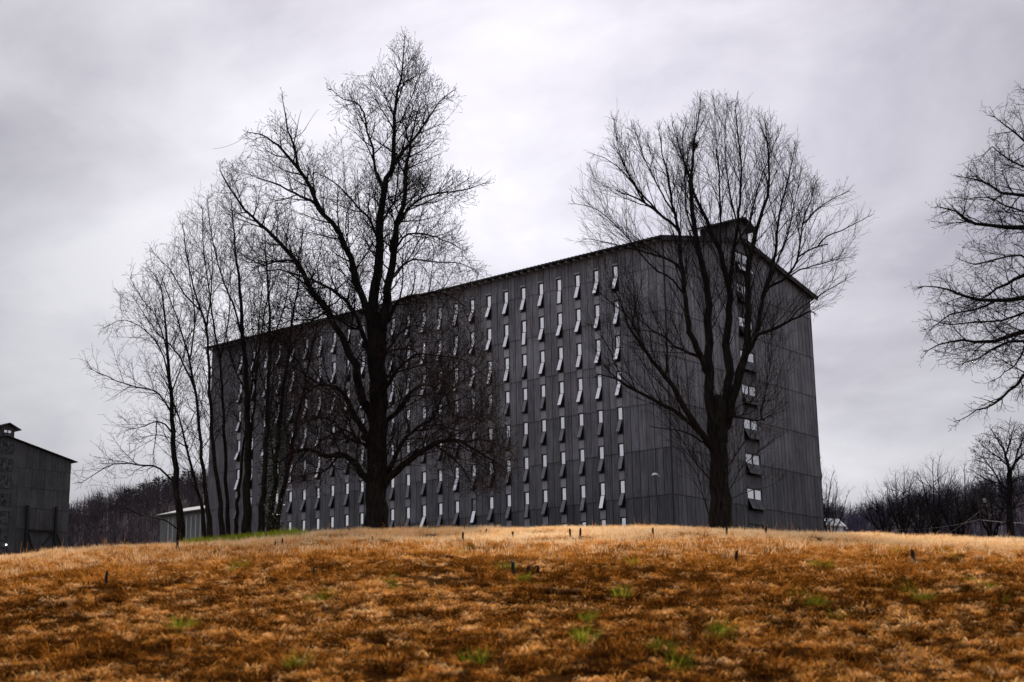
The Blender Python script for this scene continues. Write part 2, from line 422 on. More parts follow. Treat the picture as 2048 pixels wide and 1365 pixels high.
for r in range(9):
    zt = 27.5 - BASE if r == 0 else 25.4 - 2.2 * (r - 1) - BASE
    wo = link('window', gfm, root, (gc, 0, zt))
    link('pane', gp_b if r < 8 else gp_s, wo)
    s_ = link('sash', gs_b if r == 0 else gs_d, wo); s_.location = (0, -.02, -.63); s_.rotation_euler = (-math.radians(U(24, 29)), 0, 0)
    nxt = (25.4 if r == 0 else 25.4 - 2.2 * r) - BASE + .05
    hh = (zt - 1.34 - .055) - nxt
    o = link('infill_sheet', sheet_mesh('infill_sheet', GR - GL - .012, hh, hh), gab, (GL + .006, 0, nxt)); grey(o, .98 - .03 * r, .08)
o = link('infill_sheet', sheet_mesh('infill_sheet', GR - GL - .012, 1.55, 1.55), gab, (GL + .006, 0, 27.56 - BASE)); grey(o, 1.)
# roof
def roof_mesh(w, length, eave, pitch, ov_e, ov_r, th, mid=None, rib=.3):
    """two pitched slabs with a ribbed top; local x across, y along"""
    mb = MB(); c = w / 2
    for s in (-1, 1):
        def P(d, y, dz): return (c + s * d, y, eave + pitch * (c - d) + dz)
        d1 = c + ov_e; y0, y1 = -ov_r, length + ov_r
        mb.poly([P(0.001, y0, .02), P(d1, y0, .02), P(d1, y1, .02), P(0.001, y1, .02), P(0.001, y0, .02 + th), P(d1, y0, .02 + th), P(d1, y1, .02 + th), P(0.001, y1, .02 + th)],
                [(0, 3, 2, 1), (4, 5, 6, 7), (0, 1, 5, 4), (1, 2, 6, 5), (2, 3, 7, 6), (3, 0, 4, 7)], 0)
        y = y0 + .1
        while y < y1 - .1:
            mb.poly([P(.002, y, .021 + th), P(d1 + .015, y, .021 + th), P(d1 + .015, y + .06, .021 + th), P(.002, y + .06, .021 + th),
                     P(.002, y + .03, .05 + th), P(d1 + .015, y + .03, .05 + th)], [(0, 1, 5, 4), (2, 3, 4, 5), (1, 2, 5)], 0)
            y += rib
    return mb
rf = link('roof', roof_mesh(W, LEN, EAVE, PITCH, .66, .38, .10).mesh('roof', MT['roof']), root)
m = MB(); m.box((-.56, 0, -.25), (-.03, .07, -.125)); rt_ = m.mesh('rafter_tail', MT['infill']); y = .3
while y < LEN:
    link('rafter_tail', rt_, rf, (0, y, EAVE)).color = (.8, .8, .8, 1); y += .6
m = MB()
for s in (-1, 1):
    c = W / 2; m.bar((c + s * .1, -.34, RIDGE - .1), (c + s * (c + .6), -.34, EAVE - .225), .05, .2)
link('barge_board', m.mesh('barge_board', MT['trim']), rf)
# small gabled monitor on the ridge above the gable windows
MZ = 29.5 - BASE
mo = MB(); mo.box((GL + .0, .03, RIDGE - 1.0), (GL + .06, 2.5, MZ)); mo.box((GR - .06, .03, RIDGE - 1.0), (GR, 2.5, MZ)); mo.box((GL + .062, 2.44, RIDGE - .9), (GR - .062, 2.5, MZ))
mon = link('monitor', mo.mesh('monitor', MT['sheet']), root); mon.color = (.85, .85, .85, 1)
mm = roof_mesh(GR - GL, 2.5, MZ, .36, .62, .42, .10, rib=.25)
ro = link('monitor_roof', mm.mesh('monitor_roof', MT['roof']), mon, (GL, 0, 0))
m = MB(); cw = (GR - GL) / 2
m.poly([(0, 0, MZ - .35), (cw * 2, 0, MZ - .35), (cw * 2, 0, MZ), (cw, 0, MZ + .36 * cw), (0, 0, MZ), (0, .05, MZ - .35), (cw * 2, .05, MZ - .35), (cw * 2, .05, MZ), (cw, .05, MZ + .36 * cw), (0, .05, MZ)],
       [(0, 1, 2, 3, 4), (9, 8, 7, 6, 5), (0, 5, 6, 1)])
link('monitor_gable', m.mesh('monitor_gable', MT['sheet']), mon, (GL, -.01, 0)).color = (.95, .95, .95, 1)
# flood lamp on the side wall near the corner
fl = empty('flood_lamp', tuple(root.location + VV * -.03 + UU * .85 + Vector((0, 0, 12.2 - BASE))), 'small pale flood lamp on an arm, on the dark wall left of the right-hand tree', 'lamp', rz=PSI)
m = MB(); m.bar((.04, 0, -.05), (-.45, 0, .02), .05); m.box((.0, -.08, -.14), (.04, .08, .06)); link('arm', m.mesh('arm', MT['metal']), fl)
m = MB(); m.poly([(-.62, -.16, .0), (-.62, .16, .0), (-.36, .16, .0), (-.36, -.16, .0), (-.56, -.08, .13), (-.56, .08, .13), (-.42, .08, .13), (-.42, -.08, .13)],
                 [(0, 1, 2, 3), (4, 7, 6, 5), (0, 4, 5, 1), (1, 5, 6, 2), (2, 6, 7, 3), (3, 7, 4, 0)]); link('lamp_head', m.mesh('lamp_head', MT['white']), fl)

# ------------------------------------------------------------------ the second warehouse at the left edge
B2 = BASE + 1.743
r2 = empty('warehouse', (-64.789, 162.781, B2), 'weathered grey metal warehouse with timber braces, cut by the left edge of the picture', 'warehouse', rz=PSI)
m = MB(); slab(m, .081, .28, [0.1, W / 2, W - .1], lambda v_: rake(v_) - .03)
g2 = link('gable_wall', m.mesh('gable_wall', MT['inside']), r2)
m = MB(); m.box((.0, .081, -2), (.06, LEN, EAVE - .02)); m.box((W - .06, .081, -2), (W, LEN, EAVE - .02)); slab(m, LEN, LEN + .1, [0, W / 2, W], lambda v_: rake(v_) - .03)
link('rear_wall', m.mesh('rear_wall', MT['sheet2']), r2)
S2 = [z - B2 + 1.743 for z in (26.36, 23.0, 22.9, 20.45, 17.85, 14.9, 7.5)]
S2 = [z - BASE for z in (26.36, 25.0, 22.75, 20.42, 17.9, 15.2, 6.5)]
g2c = [(i * GL / 9, (i + 1) * GL / 9) for i in range(9)] + [(GR + i * (W - GR) / 9, GR + (i + 1) * (W - GR) / 9) for i in range(9)]
for a, b in g2c:
    for r in range(6):
        bot = S2[r + 1]; w = b - a - .015
        if r == 0: me = sheet_mesh('wall_sheet', w, rake(a) - bot - .03, rake(b) - bot - .03, .15, .02, MT['sheet2'])
        else: me = shared_sheet(w, S2[r] - bot + .05, MT['sheet2'], .15)
        o = link('wall_sheet', me, g2); o.location = (a + .007, 0, bot); grey(o, [.8, .85, .85, .8, .7, .72][r], .15)
gp_k = gpm(MT['glass_dark']); gs_k = gsf(MT['glass_dark'])
for r in range(9):
    zt = (29.15 if r == 0 else 27.8 - 2.03 * (r - 1)) - BASE
    sc_ = .55 if r == 0 else 1.
    wo = link('window', gfm, r2, (gc, 0, zt)); wo.scale = (sc_, 1, .5 if r == 0 else 1.)
    link('pane', gp_k if r else gp_b, wo); s_ = link('sash', gs_k, wo); s_.location = (0, -.02, -.63); s_.rotation_euler = (-math.radians(U(0, 3)), 0, 0)
    mb = MB()
    if r == 0: mb.bar((0, -.034, -1.3), (0, -.034, -.01), .05)
    for zz in ((-.21, -.42, -.95, -1.16) if r else ()): mb.bar((-.86, -.034, zz), (.86, -.034, zz), .03)
    for xx in ((-.43, .43) if r else ()): mb.bar((xx, -.03, -1.3), (xx, -.03, -.01), .03)
    link('muntins', mb.mesh('muntins', MT['frame']), wo)
    nxt = (27.8 - 2.03 * r) - BASE + .05; hh = (zt - 1.34 * (.5 if r == 0 else 1) - .055) - nxt
    if r < 8 and hh > .05:
        o = link('infill_sheet', sheet_mesh('infill_sheet', GR - GL - .012, hh, hh, .15, .02, MT['sheet2']), g2, (GL + .006, 0, nxt)); grey(o, .8, .1)
rf2 = link('roof', rf.data, r2)
mo2 = link('monitor', mo.mesh('monitor', MT['sheet2']), r2); mo2.color = (.8, .8, .8, 1)
m2 = roof_mesh(GR - GL, 2.5, MZ, .42, .62, .42, .10, rib=.25); link('monitor_roof', m2.mesh('monitor_roof', MT['roof']), mo2, (GL, 0, 0))
m = MB()
m.poly([(0, 0, RIDGE - .9), (cw * 2, 0, RIDGE - .9), (cw * 2, 0, MZ), (cw, 0, MZ + .42 * cw), (0, 0, MZ), (0, .05, RIDGE - .9), (cw * 2, .05, RIDGE - .9), (cw * 2, .05, MZ), (cw, .05, MZ + .42 * cw), (0, .05, MZ)],
       [(0, 1, 2, 3, 4), (9, 8, 7, 6, 5), (0, 5, 6, 1)])
link('monitor_gable', m.mesh('monitor_gable', MT['sheet2']), mo2, (GL, .06, 0)).color = (.8, .8, .8, 1)
def brace(a, b, w):
    m = MB(); m.bar((a[0], -.12 - w / 2, a[1] - BASE), (b[0], -.12 - w / 2, b[1] - BASE), w, w); link('timber_brace', m.mesh('timber_brace', MT['timber']), r2)
brace((12.2, 20.6), (12.4, 6.5), .27); brace((16.05, 20.8), (16.3, 6.5), .25); brace((12.65, 17.75), (15.85, 17.9), .2)
brace((12.5, 17.5), (14.1, 13.5), .13); brace((15.8, 17.7), (13.2, 14.4), .13); brace((16.4, 17.6), (17.8, 14.2), .13)
wl = empty('wall_lamp', tuple(r2.location + VV * 9.75 + UU * -.25 + Vector((0, 0, 15.95 - BASE))), 'tiny lit lamp low on the left warehouse wall', 'lamp')
m = MB(); m.box((-.06, -.06, .0), (.06, .3, .1)); link('bracket', m.mesh('bracket', MT['metal']), wl)
import bmesh
bm = bmesh.new(); bmesh.ops.create_icosphere(bm, subdivisions=2, radius=.09); me = bpy.data.meshes.new('bulb'); bm.to_mesh(me); bm.free(); me.materials.append(MT['lamp'])
link('bulb', me, wl, (0, 0, -.08))

# ------------------------------------------------------------------ low long building and small shed
def plane_pts(p, q, Y0, Y1): return Vector(at(*p, Y0)), Vector(at(*q, Y1))
A = Vector(at(321, 1031, 128)); ua = UU
lb = empty('long_low_building', (A.x, A.y, 8.0), 'low grey building with white wall strips behind the left clump of trees', 'building', rz=math.atan2(-UU.y, -UU.x))
LH = A.z - 8.0; LL = 22.; LWd = 6.
m = MB(); m.box((0, 0, -1), (LL, LWd, LH)); m.poly([(0, 0, LH), (0, LWd, LH), (0, LWd / 2, LH + .75), (LL, 0, LH), (LL, LWd, LH), (LL, LWd / 2, LH + .75)], [(0, 2, 1), (3, 4, 5)])
link('wall', m.mesh('wall', MT['lowwall']), lb)
m = MB()
for s in (0, 1):
    a = (-.3, -.35 if s == 0 else LWd + .35, LH - .12); b = (-.3, LWd / 2, LH + .8)
    P = [Vector(a), Vector((LL + .3, a[1], a[2])), Vector((LL + .3, b[1], b[2])), Vector(b)]
    m.poly(P + [p + Vector((0, 0, .12)) for p in P], [(0, 3, 2, 1), (4, 5, 6, 7), (0, 1, 5, 4), (1, 2, 6, 5), (2, 3, 7, 6), (3, 0, 4, 7)])
rl = link('roof', m.mesh('roof', MT['shedroof']), lb)
m = MB(); m.box((0, -.03, -1), (.14, -.002, 2.6)); sm_ = m.mesh('wall_strip', MT['pale'])
for k in range(24): link('wall_strip', sm_, lb, (1.1 + k * .62, 0, LH - 3.0))
m = MB(); m.bar((4.2, 2.6, LH + .4), (4.2, 2.6, LH + 1.3), .3); link('vent', m.mesh('vent', MT['pale']), rl)

S = Vector(at(1650, 1072, 150)); zt = at(1686, 1047, 150)[2]
sh = empty('small_shed', (at(1687, 1070, 150)[0], 150, 10.5), 'small white shed with a ribbed metal roof at the right corner of the warehouse', 'shed', rz=.42)
H_ = at(1686, 1046, 150)[2] - 10.5; hr = at(1693, 1038, 150)[2] - 10.5
m = MB(); m.box((-3.5, 0, -1), (0, 1.9, H_ - .25)); m.poly([(0, 0, H_ - .25), (0, 1.9, H_ - .25), (0, .95, hr), (-3.5, 0, H_ - .25), (-3.5, 1.9, H_ - .25), (-3.5, .95, hr)], [(0, 1, 2), (3, 5, 4)])
link('wall', m.mesh('wall', MT['white']), sh)
m = MB()
for s in (0, 1):
    ya = -.25 if s == 0 else 2.15; za = H_ - .42
    P = [Vector((-3.8, ya, za)), Vector((.25, ya, za)), Vector((.25, .95, hr + .04)), Vector((-3.8, .95, hr + .04))]
    m.poly(P + [p + Vector((0, 0, .06)) for p in P], [(0, 3, 2, 1), (4, 5, 6, 7), (0, 1, 5, 4), (1, 2, 6, 5), (2, 3, 7, 6), (3, 0, 4, 7)])
    for k in range(9):
        x = -3.7 + k * .45; m.bar((x, ya, za + .09), (x, .95, hr + .13), .06)
link('roof', m.mesh('roof', MT['pale']), sh)
m = MB(); m.box((-1.3, -.03, .2), (-.5, -.003, H_ - .45)); link('door', m.mesh('door', MT['pale']), sh)

# ------------------------------------------------------------------ wooded hills far behind
def hill(name, sky_, Yd, depth):
    xs = np.array([at(p[0], p[1], Yd)[0] for p in sky_]); zs = np.array([at(p[0], p[1], Yd)[2] for p in sky_])
    gx_ = np.linspace(xs[0], xs[-1], 90); top = np.interp(gx_, xs, zs) - 5.5
    gy_ = np.linspace(0, 1, 24); V = []
    for t in gy_:
        y = Yd - depth + 2 * depth * t; k = np.sin(math.pi * t) ** .8
        zz = 8 + (top - 8) * k + (vn(gx_, np.full_like(gx_, y), .05) - .5) * 2.5
        V.append(np.stack([gx_ * y / Yd, np.full_like(gx_, y), zz], -1))
    V = np.array(V); n = len(gx_); idx = np.arange(n * len(gy_)).reshape(len(gy_), n)
    Q = np.stack([idx[:-1, :-1], idx[:-1, 1:], idx[1:, 1:], idx[1:, :-1]], -1).reshape(-1, 4)
    tag(link(name, arr_mesh(name, V, Q, MT['hill'], True)), kind='structure')
    return gx_, gy_, V
def fan_trees(pts, h0, h1, ntw, wid):
    """thin upswept twig blades on stems: bare trees seen from afar"""
    V = []; Q = []
    for (x, y, z) in pts:
        h = U(h0, h1); k = len(V); w = wid * 1.5
        V += [(x - w, y, z - .5), (x + w, y, z - .5), (x + w * .3, y, z + h), (x - w * .3, y, z + h)]; Q.append((k, k + 1, k + 2, k + 3))
        sp = h * U(.22, .36)
        for _ in range(ntw):
            t = U(.2, .95); a = U(0, 6.283); ln = h * U(.15, .42); el = U(.5, 1.35)
            bx, by, bz = x + math.cos(a) * sp * t * U(0, .6), y + math.sin(a) * sp * t * U(0, .6), z + h * t * .85
            ex, ey, ez = bx + math.cos(a) * math.cos(el) * ln, by + math.sin(a) * math.cos(el) * ln, bz + math.sin(el) * ln
            k = len(V); V += [(bx - wid, by, bz), (bx + wid, by, bz), (ex + wid * .3, ey, ez), (ex - wid * .3, ey, ez)]; Q.append((k, k + 1, k + 2, k + 3))
    return V, Q
def cover(hillv, n, h0, h1, ntw, wid, name, label, mk='farwood'):
    gx_, gy_, V = hillv; pts = []
    for _ in range(n):
        i = rnd.randrange(len(gy_) // 2 + 2); j = rnd.randrange(V.shape[1] - 1); t = rnd.random()
        p = V[i, j] * (1 - t) + V[i, j + 1] * t; pts.append((p[0], p[1] + U(-3, 3), p[2]))
    v_, q_ = fan_trees(pts, h0, h1, ntw, wid)
    tag(link(name, arr_mesh(name, v_, q_, MT[mk])), label, 'woodland', kind='stuff')
hl = hill('left_hill', [(-500, 1060), (-200, 1055), (60, 1040), (135, 1020), (200, 1000), (260, 985), (330, 966), (420, 945), (520, 930), (700, 925), (900, 950), (1000, 1000)], 340, 90)
cover(hl, 7000, 4, 7, 14, .035, 'left_wood', 'bare purplish brown wood covering the hill behind the left warehouse')
hr_ = hill('right_hill', [(1300, 1030), (1450, 1010), (1560, 1000), (1640, 1010), (1700, 1022), (1740, 1016), (1790, 1000), (1900, 985), (2048, 965), (2300, 950), (2600, 980)], 380, 90)
cover(hr_, 5500, 4, 7, 14, .04, 'right_wood', 'bare purple grey wood on the hill behind the small white shed', 'farwood2')
def pine(px_, py_top, Y, h, label):
    t = at(px_, py_top, Y); b = (t[0], Y, t[2] - h)
    ro_ = empty('pine_tree', b, label, 'tree', 'pines on the left hill')
    m = MB(); m.bar((0, 0, -1), (0, 0, h * .97), .25); link('trunk', m.mesh('trunk', MT['bark']), ro_)
    V = []; Q = []
    for _ in range(260):
        tt = U(.35, 1.); a = U(0, 6.283); R = h * .3 * (1.12 - tt) ** .6 * U(.3, 1.); z = h * tt
        c = Vector((math.cos(a) * R, math.sin(a) * R, z)); d = Vector((math.cos(a), math.sin(a), U(-.1, .5))).normalized(); s = d.cross(Vector((U(-1, 1), U(-1, 1), 1))).normalized()
        k = len(V); l_ = U(.4, .9); w_ = U(.12, .3)
        V += [c - s * w_, c + s * w_, c + s * w_ * .4 + d * l_, c - s * w_ * .4 + d * l_]; Q.append((k, k + 1, k + 2, k + 3))
    link('crown', arr_mesh('crown', [tuple(v_) for v_ in V], Q, MT['pine']), ro_)
for n_, (a, b, h, lab) in enumerate([(262, 979, 9, 'leftmost dark pine on the skyline of the left hill'), (288, 968, 10, 'broad dark pine on the left hill, second from the left'), (318, 955, 11, 'dark pine on the left hill just left of the first slender trunk'),
                        (345, 950, 10, 'dark pine on the left hill behind the first slender trunk'), (377, 940, 11, 'dark pine high on the left hill, nearest the big warehouse')]):
    pine(a, b, 322, h, lab)

# ------------------------------------------------------------------ bare trees
def tube_mesh(name, branches, m):
    """branches: (points, radii); grouped by length and sides"""
    groups = {}
    for p, r in branches:
        s = 3 if r[0] < .02 else 5 if r[0] < .08 else 10
        groups.setdefault((len(p), s), []).append((p, r))
    VS = []; QS = []; off = 0
    for (n, s), lst in groups.items():
        P = np.array([p for p, _ in lst], float); R = np.array([r for _, r in lst], float); B = len(lst)
        T = np.gradient(P, axis=1); T /= np.linalg.norm(T, axis=2, keepdims=True) + 1e-9
        mt = np.abs(T.mean(1)); ref = np.eye(3)[mt.argmin(1)][:, None, :]
        A1 = np.cross(T, ref); A1 /= np.linalg.norm(A1, axis=2, keepdims=True) + 1e-9; A2 = np.cross(T, A1)
        an = np.arange(s) / s * 2 * np.pi
        ring = A1[:, :, None, :] * np.cos(an)[None, None, :, None] + A2[:, :, None, :] * np.sin(an)[None, None, :, None]
        Vv = P[:, :, None, :] + ring * R[:, :, None, None]
        VS.append(Vv.reshape(-1, 3))
        b_ = np.arange(B)[:, None, None] * n * s + np.arange(n - 1)[None, :, None] * s; k = np.arange(s)[None, None, :]; k2 = (k + 1) % s
        q = np.stack([b_ + k, b_ + k2, b_ + k2 + s, b_ + k + s], -1).reshape(-1, 4) + off
        QS.append(q); off += B * n * s
    return arr_mesh(name, np.concatenate(VS), np.concatenate(QS), m, True)

def inside(poly, x, y):
    c = False; j = len(poly) - 1
    for i in range(len(poly)):
        xi, yi = poly[i]; xj, yj = poly[j]
        if (yi > y) != (yj > y) and x < (xj - xi) * (y - yi) / (yj - yi) + xi: c = not c
        j = i
    return c
def catmull(P, step):
    P = [np.array(p, float) for p in P]; Q = [2 * P[0] - P[1]] + P + [2 * P[-1] - P[-2]]; out_ = []
    for i in range(1, len(Q) - 2):
        a, b, c, d = Q[i - 1:i + 3]; n = max(2, int(np.linalg.norm(c - b) / step))
        for k in range(n):
            t = k / n; out_.append(.5 * (2 * b + (c - a) * t + (2 * a - 5 * b + 4 * c - d) * t * t + (3 * b - a - 3 * c + d) * t ** 3))
    out_.append(P[-1]); return out_
def norm(d):
    l_ = math.sqrt(d[0] ** 2 + d[1] ** 2 + d[2] ** 2) + 1e-9; return (d[0] / l_, d[1] / l_, d[2] / l_)
def spawn(P, R, lv, cfg, acc, env=None, Yc=0, dmax=99, tip=True):
    """side branches of level lv along the polyline P"""
    seg = [math.dist(P[i], P[i + 1]) for i in range(len(P) - 1)]; tot = sum(seg)
    if tot < .08: return
    jit = cfg.get('jit', 10)
    sp = cfg['sp'][lv]; s = cfg['st'][lv] * tot + rnd.random() * sp; az = rnd.random() * 6.283
    i = 0; acc_s = 0.
    last = lv == len(cfg['sp']) - 1
    while s < tot:
        while i < len(seg) - 1 and acc_s + seg[i] < s: acc_s += seg[i]; i += 1
        f_ = (s - acc_s) / (seg[i] + 1e-9); a, b = P[i], P[i + 1]
        p = (a[0] + (b[0] - a[0]) * f_, a[1] + (b[1] - a[1]) * f_, a[2] + (b[2] - a[2]) * f_)
        T = norm((b[0] - a[0], b[1] - a[1], b[2] - a[2])); t = s / tot
        rad = R[i] + (R[min(i + 1, len(R) - 1)] - R[i]) * f_
        ln = cfg['ln'][lv] * (1 - cfg.get('tap', .5) * t) * U(.55, 1.25)
        if lv: ln = min(ln, tot * .75)
        an = math.radians(U(*cfg['an'][lv])); az += 2.4 + U(-.7, .7)
        rf_ = (0, 0, 1) if abs(T[2]) < .85 else (1, 0, 0)
        n1 = norm((T[1] * rf_[2] - T[2] * rf_[1], T[2] * rf_[0] - T[0] * rf_[2], T[0] * rf_[1] - T[1] * rf_[0]))
        n2 = (T[1] * n1[2] - T[2] * n1[1], T[2] * n1[0] - T[0] * n1[2], T[0] * n1[1] - T[1] * n1[0])
        ca, sa, cz, sz = math.cos(an), math.sin(an), math.cos(az), math.sin(az)
        d = norm(tuple(T[k] * ca + (n1[k] * cz + n2[k] * sz) * sa + (cfg['up'][lv] if k == 2 else 0) for k in range(3)))
        ok = True
        if env is not None and lv < 3:
            ok = False
            for _ in range(3):
                e_ = (p[0] + d[0] * ln, p[1] + d[1] * ln, p[2] + d[2] * ln)
                q_ = px(e_)
                if inside(env, q_[0] + rnd.gauss(0, jit), q_[1] + rnd.gauss(0, jit)) and abs(e_[1] - Yc) < dmax: ok = True; break
                ln *= .5
        if ok and ln > .05:
            r_ = min(rad * .62, cfg['r'][lv]); n = cfg['n'][lv]; pts = [p]; q = p; w = cfg['wob'][lv]; st = ln / n; trop = cfg['tr'][lv]
            for k in range(n):
                d = norm((d[0] + U(-w, w), d[1] + U(-w, w), d[2] + U(-w, w) + trop)); q = (q[0] + d[0] * st, q[1] + d[1] * st, q[2] + d[2] * st); pts.append(q)
            rt = cfg['rt']; rs = [r_ + (rt - r_) * (k / n) ** .8 for k in range(n + 1)]
            if last and cfg.get('bud'): rs[-1] = cfg['bud']
            acc[lv].append((pts, rs))
            if not last: spawn(pts, rs, lv + 1, cfg, acc, env, Yc, dmax)
        s += sp * U(.6, 1.4)

def traced_tree(name, label, cat, Y0, limbs, env, cfg, dmax, twig='twig', extra=None, extra_cfg=None, flare=1.5, group=None, maxlv=None):
    """limbs: (pixel polyline, width at foot, width at tip, depth at foot, depth at tip[, options])"""
    acc = [[] for _ in cfg['sp']]; built = []
    for li, (pp, w0, w1, d0, d1, *opt) in enumerate(limbs):
        n = len(pp); P = []
        for k, (x, y) in enumerate(pp):
            t = k / (n - 1); P.append(at(x, y, Y0 + d0 + (d1 - d0) * t))
        if li and not (opt and opt[0] == 'trunk'):
            x0_, y0_ = pp[0]; best = (1e9, None)                 # grow out of the nearest limb already there
            for BP, BR, _ in built:
                for q in BP:
                    u_, v_ = px(q); dd_ = (u_ - x0_) ** 2 + (v_ - y0_) ** 2
                    if dd_ < best[0]: best = (dd_, q)
            q = best[1]; dy0 = q[1] - P[0][1]
            P = [at(x, y, Y0 + d0 + dy0 + (d1 - d0 - dy0) * k / (n - 1)) for k, (x, y) in enumerate(pp)]
            if best[0] > 9: P.insert(0, q)
            else: P[0] = q
        P = catmull(P, .35 if w0 > 8 else .25)
        m_ = len(P); mpp = Y0 / F; R = []
        for k in range(m_):
            t = k / (m_ - 1); r = (w0 + (w1 - w0) * t ** .85) / 2 * mpp
            if li == 0 or (opt and opt[0] == 'trunk'):
                hb = P[k][2] - P[0][2]
                if hb < 1.6: r *= 1 + (flare - 1) * max(0, 1 - hb / 1.3) ** 2.2
            R.append(r)
            if 0 < k < m_ - 1: P[k] = P[k] + np.array([U(-1, 1), U(-1, 1), U(-1, 1)]) * min(.05, .012 + r * .35)
        if li == 0 or (opt and opt[0] == 'trunk'):
            P[0] = P[0] - np.array([0, 0, .6])
        P = [tuple(p) for p in P]; built.append((P, R, li == 0 or bool(opt)))
        if li == 0: base = P[0]
        if not (opt and opt[0] == 'bare'):
            spawn(P, R, 0, cfg, acc, env, Y0, dmax)
            T = norm(tuple(P[-1][k] - P[-2][k] for k in range(3)))
            for _ in range(4):                                   # shoots that carry the limb's end on
                d = norm(tuple(T[k] + U(-.7, .7) for k in range(3))); ln = cfg['ln'][0] * U(*cfg.get('term', (.1, .25))); q = P[-1]; pts = [q]
                for k in range(5):
                    d = norm(tuple(d[j] + U(-.12, .12) for j in range(3))); q = tuple(q[j] + d[j] * ln / 5 for j in range(3)); pts.append(q)
                ra = min(R[-1], cfg['r'][0]) * .8; rs = [ra + (cfg['rt'] - ra) * k / 5 for k in range(6)]
                acc[0].append((pts, rs)); spawn(pts, rs, 1, cfg, acc)
    if extra:                                                    # fine hanging shoots on the lower limbs
        acc2 = [[] for _ in extra_cfg['sp']]
        for k in extra: spawn(built[k][0], built[k][1], 0, extra_cfg, acc2, env, Y0, dmax)
    root_ = empty(name, (base[0], base[1], base[2] + .6), label, cat, group)
    loc = np.array(root_.location)
    def sub(br): return [([tuple(np.array(p) - loc) for p in P], R) for P, R in br]
    for k, (P, R, tr) in enumerate(built):
        link('trunk' if k == 0 else 'limb', tube_mesh('trunk' if k == 0 else 'limb', sub([(P, R)]), MT['bark']), root_)
    flat = [b for lv in acc for b in lv]
    if flat:
        me = tube_mesh('crown', flat, MT[twig]); co_ = np.empty(len(me.vertices) * 3, np.float32); me.vertices.foreach_get('co', co_)
        co_ = co_.reshape(-1, 3) - loc.astype(np.float32); me.vertices.foreach_set('co', co_.ravel()); me.update()
        tag(link('crown', me, root_), kind='stuff')
    if extra:
        me = tube_mesh('shoots', sub([b for lv in acc2 for b in lv]), MT['twig_red']); tag(link('shoots', me, root_), kind='stuff')
    return root_

